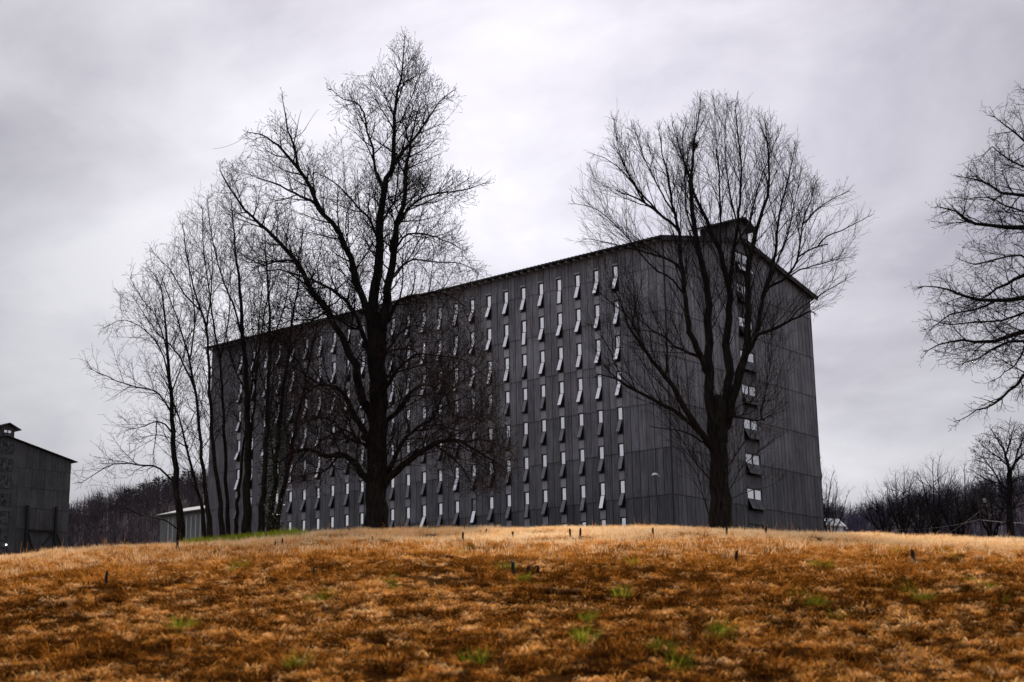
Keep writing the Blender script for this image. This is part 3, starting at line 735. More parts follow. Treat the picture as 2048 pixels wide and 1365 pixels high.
# --- the big tree left of centre
YB = 46.
BIG = [
 ([(753, 1062), (753, 1020), (753, 970), (754, 900), (756, 830), (755, 760), (751, 690), (747, 630)], 45, 34, 0, 0),
 ([(747, 640), (743, 617), (756, 547), (758, 490), (765, 402), (774, 358), (787, 322), (789, 261), (791, 204), (802, 160), (807, 116), (809, 76)], 27, 1.4, 0, .6),
 ([(757, 720), (768, 650), (774, 599), (782, 533), (789, 481), (800, 432), (809, 393), (813, 336), (820, 300), (826, 262), (838, 215)], 26, 2, -.2, -1.6),
 ([(781, 338), (799, 312), (818, 292), (853, 243), (879, 204), (905, 182)], 11, 1.5, .3, 1.8),
 ([(748, 700), (742, 650), (727, 600), (708, 538), (681, 468), (646, 428), (620, 375), (593, 336), (567, 305), (545, 283), (523, 270), (497, 265)], 20, 1.4, 0, -2.4),
 ([(593, 336), (589, 296), (576, 261), (569, 226), (565, 197)], 6, 1.5, -1.5, -1.2),
 ([(648, 430), (622, 402), (590, 388), (560, 372), (528, 360), (505, 352)], 8, 1.5, -1, .6),
 ([(752, 850), (727, 797), (711, 731), (683, 675), (657, 622), (628, 586), (593, 525), (549, 476), (519, 446), (488, 419), (466, 384), (444, 349), (440, 333)], 23, 1.4, 0, 1.6),
 ([(745, 895), (715, 840), (697, 800), (672, 775), (640, 770), (610, 790), (585, 815)], 17, 2, 0, -2.6),
 ([(742, 960), (727, 949), (707, 921), (679, 909), (651, 913), (618, 900), (586, 905), (560, 925)], 22, 3, 0, .8),
 ([(742, 905), (711, 872), (690, 862), (665, 868), (640, 885), (620, 910)], 9, 1.5, .2, 2.4),
 ([(745, 720), (722, 655), (690, 600), (650, 572), (610, 556), (560, 540), (520, 545)], 13, 2, .1, 3.0),
 ([(757, 480), (752, 472), (738, 437), (716, 415), (690, 384), (664, 362), (633, 345)], 9, 1.5, 0, 1.6),
 ([(767, 372), (757, 350), (749, 331), (747, 296), (734, 265), (727, 226), (708, 204), (686, 199), (664, 180)], 9, 1.5, .2, -1.0),
 ([(781, 500), (800, 440), (835, 402), (866, 388), (905, 384), (941, 377), (971, 366)], 9, 1.5, -.3, .8),
 ([(775, 640), (787, 613), (813, 595), (848, 588), (883, 586), (914, 600), (950, 632)], 11, 1.5, 0, -2.2),
 ([(783, 560), (791, 551), (813, 525), (840, 520), (875, 525), (910, 525), (950, 540)], 7, 1.5, 0, 2.4),
 ([(786, 505), (795, 490), (817, 467), (861, 472), (897, 485), (925, 500)], 6, 1.5, -.4, -2.4),
 ([(758, 850), (776, 840), (800, 816), (824, 784), (848, 770), (872, 775), (892, 792), (905, 830)], 14, 2, 0, 2.4),
 ([(757, 800), (770, 776), (788, 751), (808, 727), (832, 711), (858, 709), (884, 712)], 12, 2, 0, -2.2),
 ([(757, 730), (768, 715), (780, 703), (808, 699), (832, 703), (850, 725), (862, 752)], 8, 1.5, 0, -1.2),
 ([(760, 725), (769, 711), (784, 687), (808, 659), (828, 653), (850, 657), (880, 668)], 8, 1.5, 0, 1.6),
 ([(758, 985), (780, 957), (808, 929), (840, 905), (868, 888), (896, 880), (925, 884), (953, 900), (985, 921), (1013, 941)], 20, 2, 0, -1.8),
 ([(760, 975), (792, 913), (812, 876), (840, 852), (868, 836), (880, 800), (888, 770)], 14, 2, .1, 1.4),
 ([(868, 888), (890, 905), (915, 925), (935, 955), (950, 985)], 6, 1.5, -.9, -.6),
 ([(746, 890), (700, 880), (672, 845), (660, 815), (640, 800)], 8, 1.5, 0, 2.0),
 ([(679, 909), (660, 935), (640, 945), (610, 950), (585, 962)], 6, 1.5, .3, -1.4),
 ([(700, 655), (672, 635), (645, 640), (615, 660), (590, 690)], 7, 1.5, .4, -1.8),
 ([(758, 470), (772, 430), (790, 400), (796, 350), (800, 300)], 6, 1.5, .2, 2.2),
 ([(790, 230), (775, 200), (755, 170), (745, 150)], 4, 1.2, .5, 1.0),
 ([(789, 270), (805, 235), (825, 190), (840, 150)], 4, 1.2, .4, -.6),
 ([(730, 610), (705, 560), (700, 500), (690, 450), (700, 410)], 6, 1.5, -.1, -1.8),
 ([(593, 525), (560, 520), (530, 530), (500, 520), (470, 500)], 6, 1.5, .8, 2.0),
 ([(655, 622), (620, 640), (585, 640), (550, 655)], 6, 1.5, .5, -.8),
 ([(892, 792), (920, 764), (958, 745), (1000, 740)], 5, 1.2, 0, 1.6), ([(868, 775), (903, 742), (935, 704), (962, 682)], 5, 1.2, 0, -.6), ([(925, 884), (960, 880), (1000, 890), (1034, 912)], 5, 1.2, 0, .4),
 ([(880, 712), (920, 718), (955, 738), (985, 772)], 5, 1.2, 0, -1.8), ([(905, 830), (940, 838), (975, 830), (1010, 842)], 4, 1.2, 0, 1.0), ([(640, 770), (600, 742), (570, 724), (545, 706)], 5, 1.2, 0, -1.2),
 ([(985, 921), (990, 945), (985, 970), (975, 995)], 3, 1.2, 0, .5), ([(840, 852), (880, 850), (915, 862), (950, 858)], 4, 1.2, 0, -1.2), ([(862, 752), (900, 770), (940, 800), (960, 840)], 4, 1.2, 0, -2.2),
 ([(618, 900), (590, 930), (575, 960), (570, 985)], 4, 1.2, 0, -.6), ([(672, 845), (640, 835), (610, 845), (580, 870)], 4, 1.2, 0, 1.6),
]
ENV_BIG = [(432, 322), (470, 330), (490, 262), (530, 235), (562, 190), (585, 225), (600, 270), (640, 315), (655, 270), (652, 175), (690, 155), (735, 160), (738, 118), (770, 95), (785, 66), (830, 66), (852, 100), (862, 135), (890, 165), (930, 195), (948, 245), (915, 270), (895, 300), (885, 330), (925, 350), (980, 352), (975, 400), (945, 430), (920, 470), (955, 500), (995, 535), (985, 575), (960, 640), (985, 700), (1010, 780), (1035, 880), (1050, 950), (1010, 990), (930, 1000), (850, 985), (790, 975), (740, 1000), (690, 1000), (600, 990), (550, 960), (520, 860), (500, 740), (480, 640), (450, 540), (420, 420)]
CFG_BIG = dict(jit=10, term=(.05, .13), sp=[.25, .16, .10], st=[.2, .12, .1], ln=[2.3, .95, .40], an=[(32, 68), (28, 62), (25, 65)], up=[.12, .12, .12], r=[.030, .0125, .0065], n=[6, 4, 2], wob=[.16, .2, .2], tr=[.05, .05, .08], rt=.0045, bud=.0085, tap=.45)
traced_tree('broad_bare_tree', 'biggest bare tree, left of centre, with a massive black trunk and tall forked crown', 'tree', YB, BIG, ENV_BIG, CFG_BIG, 6.0, flare=1.2, extra=[8, 9, 10, 15, 18, 19, 20, 21, 22, 23, 24, 25, 26, 27, 33] + list(range(34, 45)),
            extra_cfg=dict(jit=14, sp=[.23, .18, .12], st=[.2, .1, .1], ln=[1.5, .7, .34], an=[(30, 75), (28, 65), (25, 65)], up=[-.05, -.02, 0], r=[.013, .007, .0048], n=[5, 4, 2], wob=[.2, .24, .25], tr=[-.02, -.02, 0], rt=.0036, tap=.3))

# --- the right-hand tree in front of the gable corner
YR = 47.
RT = [
 ([(1440, 1062), (1440, 1000), (1438, 950), (1437, 893), (1439, 850), (1440, 815), (1441, 792)], 47, 24, 0, 0),
 ([(1432, 900), (1427, 860), (1421, 800), (1417, 746), (1419, 690), (1417, 640), (1412, 561), (1397, 504), (1386, 447), (1381, 390), (1385, 313), (1393, 256), (1402, 205)], 28, 1.5, 0, .6),
 ([(1412, 740), (1404, 715), (1386, 681), (1376, 650), (1372, 599), (1362, 523), (1355, 447), (1343, 409), (1338, 363), (1325, 310), (1318, 262)], 17, 1.5, 0, -1.8),
 ([(1357, 462), (1340, 445), (1313, 424), (1290, 405), (1262, 392), (1244, 388)], 8, 2.5, -1.0, -1.6),
 ([(1444, 880), (1450, 830), (1459, 746), (1453, 691), (1456, 637), (1458, 600), (1446, 523), (1420, 458), (1397, 405), (1380, 360), (1360, 300), (1345, 250)], 26, 1.5, 0, 1.8),
 ([(1457, 585), (1462, 540), (1465, 508), (1475, 443), (1479, 409), (1483, 350), (1478, 290), (1470, 215)], 12, 1.5, .6, -.8),
 ([(1452, 850), (1462, 800), (1481, 739), (1489, 702), (1494, 650), (1496, 580), (1498, 523), (1507, 485), (1520, 440), (1534, 393), (1538, 330), (1530, 245)], 22, 1.5, 0, -1.2),
 ([(1478, 745), (1492, 710), (1511, 673), (1521, 625), (1526, 591), (1545, 530), (1553, 485), (1560, 430), (1578, 350), (1590, 290)], 14, 1.5, -.2, 2.0),
 ([(1522, 600), (1534, 578), (1564, 561), (1587, 534), (1599, 504), (1606, 447), (1621, 401), (1632, 363)], 9, 1.5, .2, -1.4),
 ([(1595, 516), (1615, 503), (1637, 494), (1656, 489)], 5, 2.5, -.6, -.9, 'bare'),
 ([(1637, 494), (1652, 473), (1682, 462), (1712, 447), (1735, 434)], 4, 1.2, -.8, -1.2),
 ([(1606, 447), (1640, 415), (1670, 395), (1695, 383)], 4, 1.2, -.8, .4),
 ([(1470, 765), (1489, 712), (1518, 670), (1544, 660), (1569, 648), (1599, 633), (1617, 624), (1630, 627)], 12, 2, -.3, -2.2),
 ([(1425, 895), (1408, 875), (1386, 838), (1357, 794), (1331, 754), (1306, 724), (1284, 691), (1265, 666), (1248, 630), (1235, 590)], 19, 1.5, 0, -2.2),
 ([(1420, 885), (1401, 864), (1368, 834), (1331, 812), (1295, 794), (1254, 772), (1229, 757), (1200, 750)], 15, 2.5, 0, 1.2),
 ([(1331, 756), (1333, 720), (1333, 691), (1331, 673)], 6, 3, -1.0, -1.1),
 ([(1418, 735), (1400, 715), (1379, 706), (1350, 695), (1335, 680), (1306, 662), (1284, 644), (1269, 622)], 11, 1.5, 0, 2.2),
 ([(1425, 890), (1401, 882), (1375, 866), (1350, 860), (1298, 853)], 6, 1.5, 0, -1.6, 'bare'),
 ([(1450, 845), (1463, 834), (1489, 838), (1518, 842), (1540, 831)], 7, 2.5, 0, -1.6),
 ([(1526, 842), (1520, 825), (1528, 800), (1535, 765), (1540, 730)], 4, 1.2, -1.4, -1.7),
 ([(1470, 826), (1482, 808), (1510, 802), (1545, 800), (1565, 778)], 4, 1.2, -.4, 1.2),
 ([(1374, 600), (1366, 552), (1355, 530), (1328, 515), (1282, 502), (1230, 490), (1175, 478)], 8, 1.2, -.6, 1.0),
 ([(1370, 590), (1345, 560), (1300, 530), (1260, 480), (1220, 440), (1185, 415), (1150, 408)], 5, 1.2, -1.2, -2.2),
 ([(1340, 446), (1300, 408), (1262, 360), (1238, 300), (1228, 240)], 5, 1.2, -1.0, -1.8),
 ([(1290, 405), (1260, 360), (1225, 325), (1190, 310)], 4, 1.2, -1.2, -2.6),
 ([(1350, 430), (1320, 380), (1290, 320), (1268, 258)], 5, 1.2, -.5, 1.6),
 ([(1388, 470), (1372, 420), (1370, 350), (1365, 290), (1372, 240)], 5, 1.2, .2, 1.0),
 ([(1440, 510), (1441, 420), (1438, 350), (1432, 280), (1428, 200)], 6, 1.2, 1.0, 2.2),
 ([(1466, 500), (1500, 440), (1515, 380), (1540, 310), (1560, 262)], 6, 1.2, .4, 2.4),
 ([(1500, 520), (1470, 430), (1455, 360), (1450, 280), (1455, 212)], 5, 1.2, -.8, -2.0),
 ([(1526, 590), (1540, 560), (1575, 470), (1590, 400), (1602, 340)], 6, 1.2, .5, 2.6),
 ([(1564, 561), (1600, 540), (1640, 530), (1670, 520), (1700, 515)], 4, 1.2, -.2, 1.4),
 ([(1569, 648), (1610, 610), (1650, 585), (1690, 560)], 4, 1.2, -1.0, -2.0),
 ([(1320, 740), (1290, 700), (1260, 640), (1215, 600), (1190, 580)], 5, 1.2, -1.2, -2.8),
 ([(1265, 775), (1235, 740), (1215, 690), (1180, 650)], 4, 1.2, .9, .4),
 ([(1421, 960), (1395, 930), (1370, 890), (1345, 850)], 3, 1.2, 0, -1.0),
 ([(1424, 1040), (1408, 1000), (1395, 950), (1372, 920)], 3, 1.2, .2, .8),
 ([(1458, 980), (1480, 940), (1510, 910), (1545, 880)], 3, 1.2, 0, -1.0),
 ([(1460, 1000), (1490, 985), (1530, 975), (1560, 960)], 3, 1.2, 0, .6),
 ([(1458, 930), (1485, 890), (1500, 870), (1520, 850)], 3, 1.2, 0, -.4),
]
ENV_R = [(1140, 490), (1138, 400), (1175, 300), (1212, 285), (1222, 225), (1275, 240), (1300, 270), (1340, 235), (1365, 235), (1390, 190), (1425, 185), (1470, 195), (1530, 220), (1560, 250), (1605, 275), (1612, 330), (1640, 350), (1700, 372), (1745, 428), (1735, 475), (1715, 520), (1705, 575), (1650, 650), (1600, 690), (1580, 760), (1590, 820), (1560, 900), (1575, 970), (1540, 1010), (1480, 1020), (1400, 1040), (1340, 980), (1320, 900), (1250, 850), (1180, 770), (1170, 640), (1190, 560)]
CFG_R = dict(jit=15, term=(.04, .12), sp=[.30, .21, .15], st=[.22, .12, .15], ln=[2.6, 1.1, .48], an=[(16, 42), (15, 40), (15, 45)], up=[.28, .2, .05], r=[.02, .009, .0052], n=[6, 4, 3], wob=[.10, .13, .16], tr=[.04, .02, -.06], rt=.004, tap=.35)
traced_tree('fan_shaped_bare_tree', 'bare tree fanning out from a thick trunk in front of the warehouse gable corner', 'tree', YR, RT, ENV_R, CFG_R, 5.5, flare=1.15)
# squirrel nest high in it
nc = at(1388, 291, YR + .55); ne = empty('squirrel_nest', nc, 'dark ball of twigs and leaves high in the fan-shaped tree', 'nest')
br = []
for _ in range(130):
    a = norm((U(-1, 1), U(-1, 1), U(-1, 1))); b = norm((a[1] + U(-.8, .8), -a[0] + U(-.8, .8), U(-.8, .8))); R_ = U(.05, .17)
    c = (a[0] * R_, a[1] * R_, a[2] * R_ * .8); l_ = U(.06, .17)
    br.append(([tuple(c[k] - b[k] * l_ for k in range(3)), tuple(c[k] * 1.1 for k in range(3)), tuple(c[k] + b[k] * l_ for k in range(3))], [.004, .006, .003]))
link('twigs', tube_mesh('twigs', br, MT['nest']), ne)

# --- the clump of slender trees on the left
CL = [
 ('leftmost slender tree of the left clump, with long arching low branches', 46, [
  ([(361, 1080), (358, 1030), (353, 964), (345, 861), (340, 759), (332, 656), (322, 580), (305, 545)], 17, 1.5, 0, .3),
  ([(344, 850), (342, 826), (319, 790), (294, 779), (253, 769), (217, 754), (185, 740)], 6, 1.2, 0, -1.0),
  ([(355, 985), (350, 969), (319, 938), (289, 931), (227, 928), (195, 945), (165, 965)], 7, 1.2, 0, .8),
  ([(346, 866), (330, 850), (314, 843)], 5, 3, 0, -.3, 'bare'), ([(314, 843), (312, 865), (309, 892), (306, 915)], 3, 1.2, -.3, -.3),
  ([(357, 1061), (330, 1041), (284, 1031), (243, 1015)], 4, 1.2, 0, -1.2),
  ([(340, 770), (322, 700), (290, 660), (250, 640), (220, 650)], 5, 1.2, 0, 1.4), ([(337, 720), (315, 640), (285, 600), (262, 560)], 4, 1.2, 0, -1.2),
  ([(341, 790), (360, 740), (372, 700), (380, 650)], 4, 1.2, 0, .8), ([(314, 843), (290, 852), (262, 858)], 3, 1.2, -.3, .3)]),
 ('second slender tree from the left in the clump, leaning left', 47.2, [
  ([(413, 1068), (400, 1000), (386, 938), (371, 887), (358, 836), (345, 800), (330, 760)], 9, 1.5, 0, .4),
  ([(375, 895), (350, 880), (320, 870), (290, 875)], 4, 1.2, 0, 1.0)]),
 ('third slender tree of the clump, its foot curving right', 45.4, [
  ([(426, 1076), (418, 1040), (412, 990), (401, 887), (391, 785), (376, 708), (360, 656), (345, 610), (325, 560)], 11, 1.5, 0, -.6),
  ([(391, 785), (375, 745), (350, 700), (310, 660), (270, 600)], 5, 1.2, -.3, .8), ([(380, 720), (390, 650), (385, 590), (375, 520)], 5, 1.2, -.4, -1.)]),
 ('fourth slender tree of the clump, rising past the warehouse left end', 46.5, [
  ([(449, 1076), (440, 1010), (432, 938), (422, 836), (419, 759), (412, 656), (391, 590), (376, 528), (365, 450)], 11, 1.5, 0, .5),
  ([(412, 660), (420, 600), (425, 540), (420, 470)], 5, 1.2, .2, 1.2), ([(400, 620), (370, 590), (340, 540), (310, 510)], 5, 1.2, .3, -.9)]),
 ('fifth slender tree of the clump, nearly straight', 47.5, [
  ([(459, 1073), (452, 960), (448, 861), (442, 733), (427, 646), (417, 569), (408, 500), (405, 420)], 9, 1.5, 0, -.5),
  ([(440, 720), (455, 650), (462, 590), (460, 520)], 4, 1.2, -.2, 1.0)]),
 ('thin sixth tree of the clump, just left of its thickest trunk', 48.2, [
  ([(470, 1072), (478, 980), (487, 900), (500, 800), (512, 700), (520, 620), (525, 560)], 8, 1.5, 0, .8)]),
 ('thickest trunk of the left clump of slender trees', 46.2, [
  ([(494, 1078), (495, 1000), (496, 913), (494, 810), (489, 708), (481, 605), (474, 528), (468, 467), (462, 400)], 19, 1.5, 0, .2),
  ([(497, 900), (508, 820), (514, 740), (525, 650), (540, 560), (548, 480)], 7, 1.2, .1, 1.4), ([(488, 690), (470, 620), (445, 560), (425, 480), (415, 400)], 6, 1.2, .1, -1.2),
  ([(492, 790), (470, 740), (455, 690), (450, 640)], 5, 1.2, .1, -1.)]),
 ('eighth trunk of the clump, right beside the thickest one', 45.6, [
  ([(518, 1078), (524, 1010), (530, 938), (535, 810), (540, 708), (538, 605), (532, 530), (528, 440)], 13, 1.5, 0, -.4),
  ([(536, 800), (520, 740), (505, 660), (500, 580)], 5, 1.2, -.2, .9), ([(539, 700), (560, 640), (575, 580), (580, 510)], 5, 1.2, -.2, -1.2)]),
 ('ninth trunk of the clump, leaning right, with ivy', 46.8, [
  ([(537, 1072), (543, 1010), (550, 964), (560, 836), (576, 708), (591, 605), (600, 540), (605, 470)], 13, 1.5, 0, .3),
  ([(552, 940), (540, 860), (545, 780), (550, 700)], 6, 1.2, .1, 1.2), ([(578, 700), (610, 650), (630, 600)], 4, 1.2, .2, -.8)]),
 ('rightmost trunk of the clump, leaning towards the big tree', 47.6, [
  ([(551, 1068), (565, 990), (581, 913), (596, 836), (617, 733), (630, 670), (640, 610)], 12, 1.5, 0, .4),
  ([(583, 905), (570, 850), (575, 780), (585, 720)], 5, 1.2, .1, -1.)]),
]
ENV_C = [(140, 990), (165, 930), (200, 890), (240, 850), (170, 800), (165, 720), (210, 660), (230, 560), (280, 530), (320, 470), (370, 420), (410, 380), (450, 340), (490, 360), (560, 380), (640, 430), (670, 560), (680, 700), (660, 850), (640, 1000), (560, 1050), (400, 1050), (300, 1050), (200, 1020)]
CFG_C = dict(jit=18, sp=[.23, .155, .12], st=[.3, .12, .12], ln=[1.7, .75, .34], an=[(25, 58), (25, 58), (25, 60)], up=[.15, .1, .05], r=[.017, .009, .0055], n=[6, 4, 2], wob=[.15, .2, .22], tr=[.03, .02, 0], rt=.004, tap=.4)
for lab, Y0, limbs in CL:
    traced_tree('slender_bare_tree', lab, 'tree', Y0, limbs, ENV_C, CFG_C, 4.5, flare=1.25, group='clump of slender trees on the left')
# undergrowth and ivy among them
iv = tag(None or link('ivy', None), 'dark green ivy climbing the middle trunks of the left clump', 'ivy') if False else None
V = []; Q = []
for _ in range(1500):
    t = rnd.random(); tr = rnd.choice([(530, 46, 12), (553, 46.6, 16), (540, 45.8, 14)]); y_ = U(860, 1055); c = Vector(at(tr[0] + rnd.gauss(0, tr[2] * .6) + (960 - y_) * .03, y_, tr[1] + rnd.gauss(0, .2)))
    d = Vector((U(-1, 1), U(-1, 1), U(-1, 1))).normalized(); s = d.cross(Vector((U(-1, 1), U(-1, 1), U(-1, 1)))).normalized(); l_ = U(.025, .06); k = len(V)
    V += [tuple(c - s * l_ * .6), tuple(c + d * l_), tuple(c + s * l_ * .6), tuple(c - d * l_ * .8)]; Q.append((k, k + 1, k + 2, k + 3))
tag(link('ivy', arr_mesh('ivy', V, Q, MT['ivy'])), 'dark green ivy leaves on the middle trunks of the left clump', 'ivy', kind='stuff')

# --- the tree whose crown enters at the right edge
YE = 27.
ET = [
 ([(2290, 1130), (2285, 1000), (2275, 850), (2262, 700), (2245, 560), (2220, 420), (2200, 280), (2190, 150), (2185, 60)], 95, 4, 0, 0),
 ([(2258, 640), (2180, 540), (2120, 480), (2048, 458), (2009, 455), (1954, 450), (1910, 425), (1877, 414)], 24, 2, 0, -.8),
 ([(2264, 720), (2190, 600), (2120, 540), (2048, 549), (2014, 568), (1975, 590), (1940, 610)], 20, 2, 0, .8),
 ([(2266, 740), (2200, 640), (2130, 600), (2048, 598), (1992, 601), (1937, 595), (1893, 579), (1849, 573)], 22, 2, 0, -.5),
 ([(2270, 800), (2200, 700), (2130, 660), (2048, 664), (1992, 681), (1948, 683), (1899, 683), (1858, 700)], 22, 2, 0, .4),
 ([(2270, 790), (2180, 720), (2110, 675), (2048, 682), (2000, 690), (1960, 715), (1930, 725)], 14, 2, 0, -1.2),
 ([(2277, 860), (2220, 760), (2130, 720), (2080, 730), (2048, 752), (2020, 782), (1987, 810), (1954, 821), (1921, 840)], 16, 1.5, 0, .2),
 ([(2235, 510), (2170, 420), (2100, 390), (2048, 392), (2000, 385), (1960, 360), (1925, 355)], 18, 2, 0, .9),
 ([(2225, 440), (2150, 340), (2090, 290), (2048, 282), (2020, 260), (1990, 235)], 14, 2, 0, -.9),
 ([(2215, 390), (2140, 260), (2090, 210), (2055, 180)], 10, 2, 0, .4),
 ([(2120, 480), (2060, 430), (2010, 410), (1970, 395), (1930, 400)], 8, 1.5, -.4, .6),
 ([(2110, 590), (2060, 620), (2000, 640), (1950, 645), (1900, 650), (1865, 640)], 8, 1.5, 0, 1.0),
 ([(2090, 545), (2040, 510), (1990, 520), (1950, 530), (1920, 520)], 7, 1.5, .2, -.8),
 ([(1992, 601), (1950, 620), (1900, 630), (1860, 660)], 6, 1.5, -.3, -1.0),
 ([(2120, 395), (2060, 340), (2015, 320), (1985, 295), (1960, 320)], 8, 1.5, .4, -.4),
 ([(2048, 700), (2030, 730), (2010, 745), (1990, 760)], 5, 1.5, -.6, -.8),
 ([(2262, 700), (2330, 600), (2410, 540), (2500, 520)], 20, 2, 0, .8), ([(2270, 800), (2350, 710), (2440, 670), (2540, 670)], 20, 2, 0, -.8), ([(2240, 530), (2300, 420), (2370, 350), (2440, 320)], 16, 2, 0, -.6), ([(2215, 390), (2270, 280), (2330, 210), (2370, 170)], 11, 2, 0, .8),
]
ENV_E = [(2400, 60), (2600, 400), (2620, 800), (2400, 1000), (2200, 900), (2060, 840), (1990, 840), (1935, 855), (1910, 845), (1935, 810), (1990, 775), (1960, 745), (1900, 745), (1855, 720), (1835, 660), (1845, 600), (1838, 560), (1880, 540), (1925, 545), (1915, 500), (1880, 480), (1850, 470), (1868, 410), (1900, 385), (1930, 330), (1965, 310), (1975, 255), (2000, 215), (2030, 170), (2100, 80)]
CFG_E = dict(term=(.1, .22), sp=[.17, .10, .07], st=[.22, .1, .1], ln=[1.1, .5, .2], an=[(30, 66), (28, 62), (25, 65)], up=[.05, .05, .05], r=[.017, .0085, .0045], n=[6, 4, 2], wob=[.2, .24, .25], tr=[.02, .02, .04], rt=.003, bud=.0045, tap=.4)
traced_tree('knotty_bare_tree', 'bare knotty crown reaching in from the right edge of the picture', 'tree', YE, ET, ENV_E, CFG_E, 2.6, flare=1.3)

# --- background trees on the right
def back_tree(label, bx, by, ty, hw, Y0, w, nl, spread, seed, name='background_tree', dens=1., stems=3):
    random_state = rnd.getstate(); rnd.seed(seed); H = by - ty
    limbs = []
    for k in range(stems):
        f_ = 0 if stems == 1 else (k / (stems - 1) - .5) * 2; f_ += U(-.15, .15); top = ty + H * (abs(f_) * .22 + U(0, .08)); ex = bx + f_ * hw * .62 * spread
        st = [(bx + f_ * w * .6, by + 6)] + [(bx + (ex - bx) * t ** .85 + U(-.05, .05) * hw, by - (by - top) * t) for t in (.2, .42, .65, .85, 1.)]
        limbs.append((st, w * (1 if k == 0 else .75), .9, 0, U(-.5, .5) * hw * Y0 / F * .8, *(() if k == 0 else ('trunk',))))
    for k in range(nl):
        st = limbs[k % stems][0]; t = U(.12, .7); m_ = t * 5; a, b = st[int(m_)], st[int(m_) + 1]; g_ = m_ - int(m_)
        x0, y0 = a[0] + (b[0] - a[0]) * g_, a[1] + (b[1] - a[1]) * g_; s = rnd.choice((-1, 1)); L_ = hw * U(.35, .85) * (1.1 - .5 * t); up = U(.35, 1.3)
        x1 = x0 + s * L_; y1 = y0 - L_ * up
        if y1 < ty: continue
        limbs.append(([(x0, y0), (x0 + s * L_ * .3, y0 - L_ * up * U(.15, .4)), (x0 + s * L_ * .68, y0 - L_ * up * U(.5, .75)), (x1, y1)], w * .42 * (1.1 - .6 * t), .9, 0, U(-1, 1) * hw * Y0 / F))
    env = [(bx - hw * .9, by), (bx - hw * 1.1, by - H * .5), (bx - hw * .75, by - H * .84), (bx, ty - 6), (bx + hw * .75, by - H * .84), (bx + hw * 1.1, by - H * .5), (bx + hw * .9, by)]
    k = Y0 / 46.
    cfg = dict(jit=9, sp=[.26 * k / dens, .2 * k, .17 * k], st=[.1, .12, .12], ln=[1.15 * k, .6 * k, .3 * k], an=[(18, 50), (20, 50), (20, 55)], up=[.25, .15, .05], r=[.0095 * k, .0056 * k, .0036 * k], n=[5, 3, 2], wob=[.17, .2, .22], tr=[.05, .03, 0], rt=.0022 * k, tap=.4)
    traced_tree(name, label, 'tree', Y0, limbs, env, cfg, hw * Y0 / F * 1.3, flare=1.1, group='bare trees on the right skyline')
    rnd.setstate(random_state)
TE = [([(2022, 1080), (2021, 1040), (2019, 1000), (2019, 960), (2020, 943)], 15, 10, 0, 0),
 ([(2020, 945), (2013, 920), (2009, 905), (2000, 888), (1990, 872), (1984, 862)], 7, 1, 0, -.6), ([(2020, 943), (2031, 925), (2044, 912), (2060, 898), (2072, 875)], 7, 1, 0, .6),
 ([(2012, 915), (2018, 890), (2024, 868), (2028, 852)], 4, 1, -.3, .8), ([(2019, 985), (2003, 968), (1985, 963), (1966, 955), (1950, 945)], 5, 1, 0, .8),
 ([(2019, 1005), (2000, 992), (1978, 985), (1955, 985)], 4, 1, 0, -.8), ([(2020, 970), (2040, 955), (2062, 950), (2085, 935)], 5, 1, 0, -.8), ([(2020, 1000), (2045, 985), (2075, 975), (2100, 960)], 4, 1, 0, .9),
 ([(2003, 968), (1985, 940), (1968, 920), (1952, 905)], 4, 1, .2, -.9), ([(2016, 930), (1996, 915), (1975, 900), (1960, 885)], 4, 1, 0, .9), ([(2031, 925), (2036, 900), (2046, 875), (2050, 858)], 4, 1, .2, -.7),
 ([(2060, 952), (2085, 920), (2095, 895)], 3, 1, -.4, .2), ([(2019, 1020), (1995, 1012), (1970, 1015)], 3, 1, 0, .6), ([(2019, 1020), (2045, 1010), (2080, 1008)], 3, 1, 0, -.6)]
CFG_T = dict(jit=8, term=(.1, .25), sp=[.2, .19, .16], st=[.1, .1, .1], ln=[1.5, .75, .4], an=[(30, 68), (28, 62), (25, 65)], up=[.1, .08, .05], r=[.03, .017, .011], n=[5, 4, 2], wob=[.2, .24, .25], tr=[.03, .03, .04], rt=.0085, tap=.4)
traced_tree('background_tree', 'rounded dark bare tree in the lower right corner, above the leaning pole', 'tree', 74, TE, [(1938, 1020), (1932, 950), (1945, 885), (1980, 852), (2010, 843), (2045, 840), (2090, 865), (2120, 930), (2120, 1010), (2030, 1040)], CFG_T, 3.2, flare=1.2, group='bare trees on the right skyline')
back_tree('low bushy bare tree, leftmost of the row right of the shed', 1805, 1076, 938, 50, 86, 6, 20, 1., 4, stems=5)
back_tree('tallest narrow tree of the row at the right, between two lower ones', 1872, 1076, 906, 52, 84, 7, 20, 1., 5, stems=4)
back_tree('thin bare tree of the right row, just left of the leaning pole', 1930, 1076, 922, 42, 88, 5, 16, 1., 6, stems=3)
back_tree('bare tree half hidden behind the right corner of the warehouse', 1640, 1090, 916, 48, 118, 6, 14, 1., 8, stems=3)
back_tree('small spreading bare tree in front of the small white shed', 1664, 1076, 962, 48, 112, 4, 8, 1.3, 9, stems=4, dens=.6)
back_tree('low dark thicket tree under the row, right of the shed', 1770, 1078, 985, 50, 92, 5, 16, 1.2, 12, stems=5, dens=1.3)
back_tree('dark undergrowth tree between the leaning pole and the picture edge', 1985, 1078, 965, 55, 80, 6, 18, 1.2, 13, dens=1.5, stems=5)
back_tree('low bare shrub between the two middle trees of the right row', 1842, 1078, 990, 50, 82, 5, 18, 1.2, 14, dens=1.5, stems=5)
back_tree('low bare shrub left of the leaning pole, under the thin tree', 1912, 1078, 985, 50, 80, 5, 18, 1.2, 15, dens=1.5, stems=5)

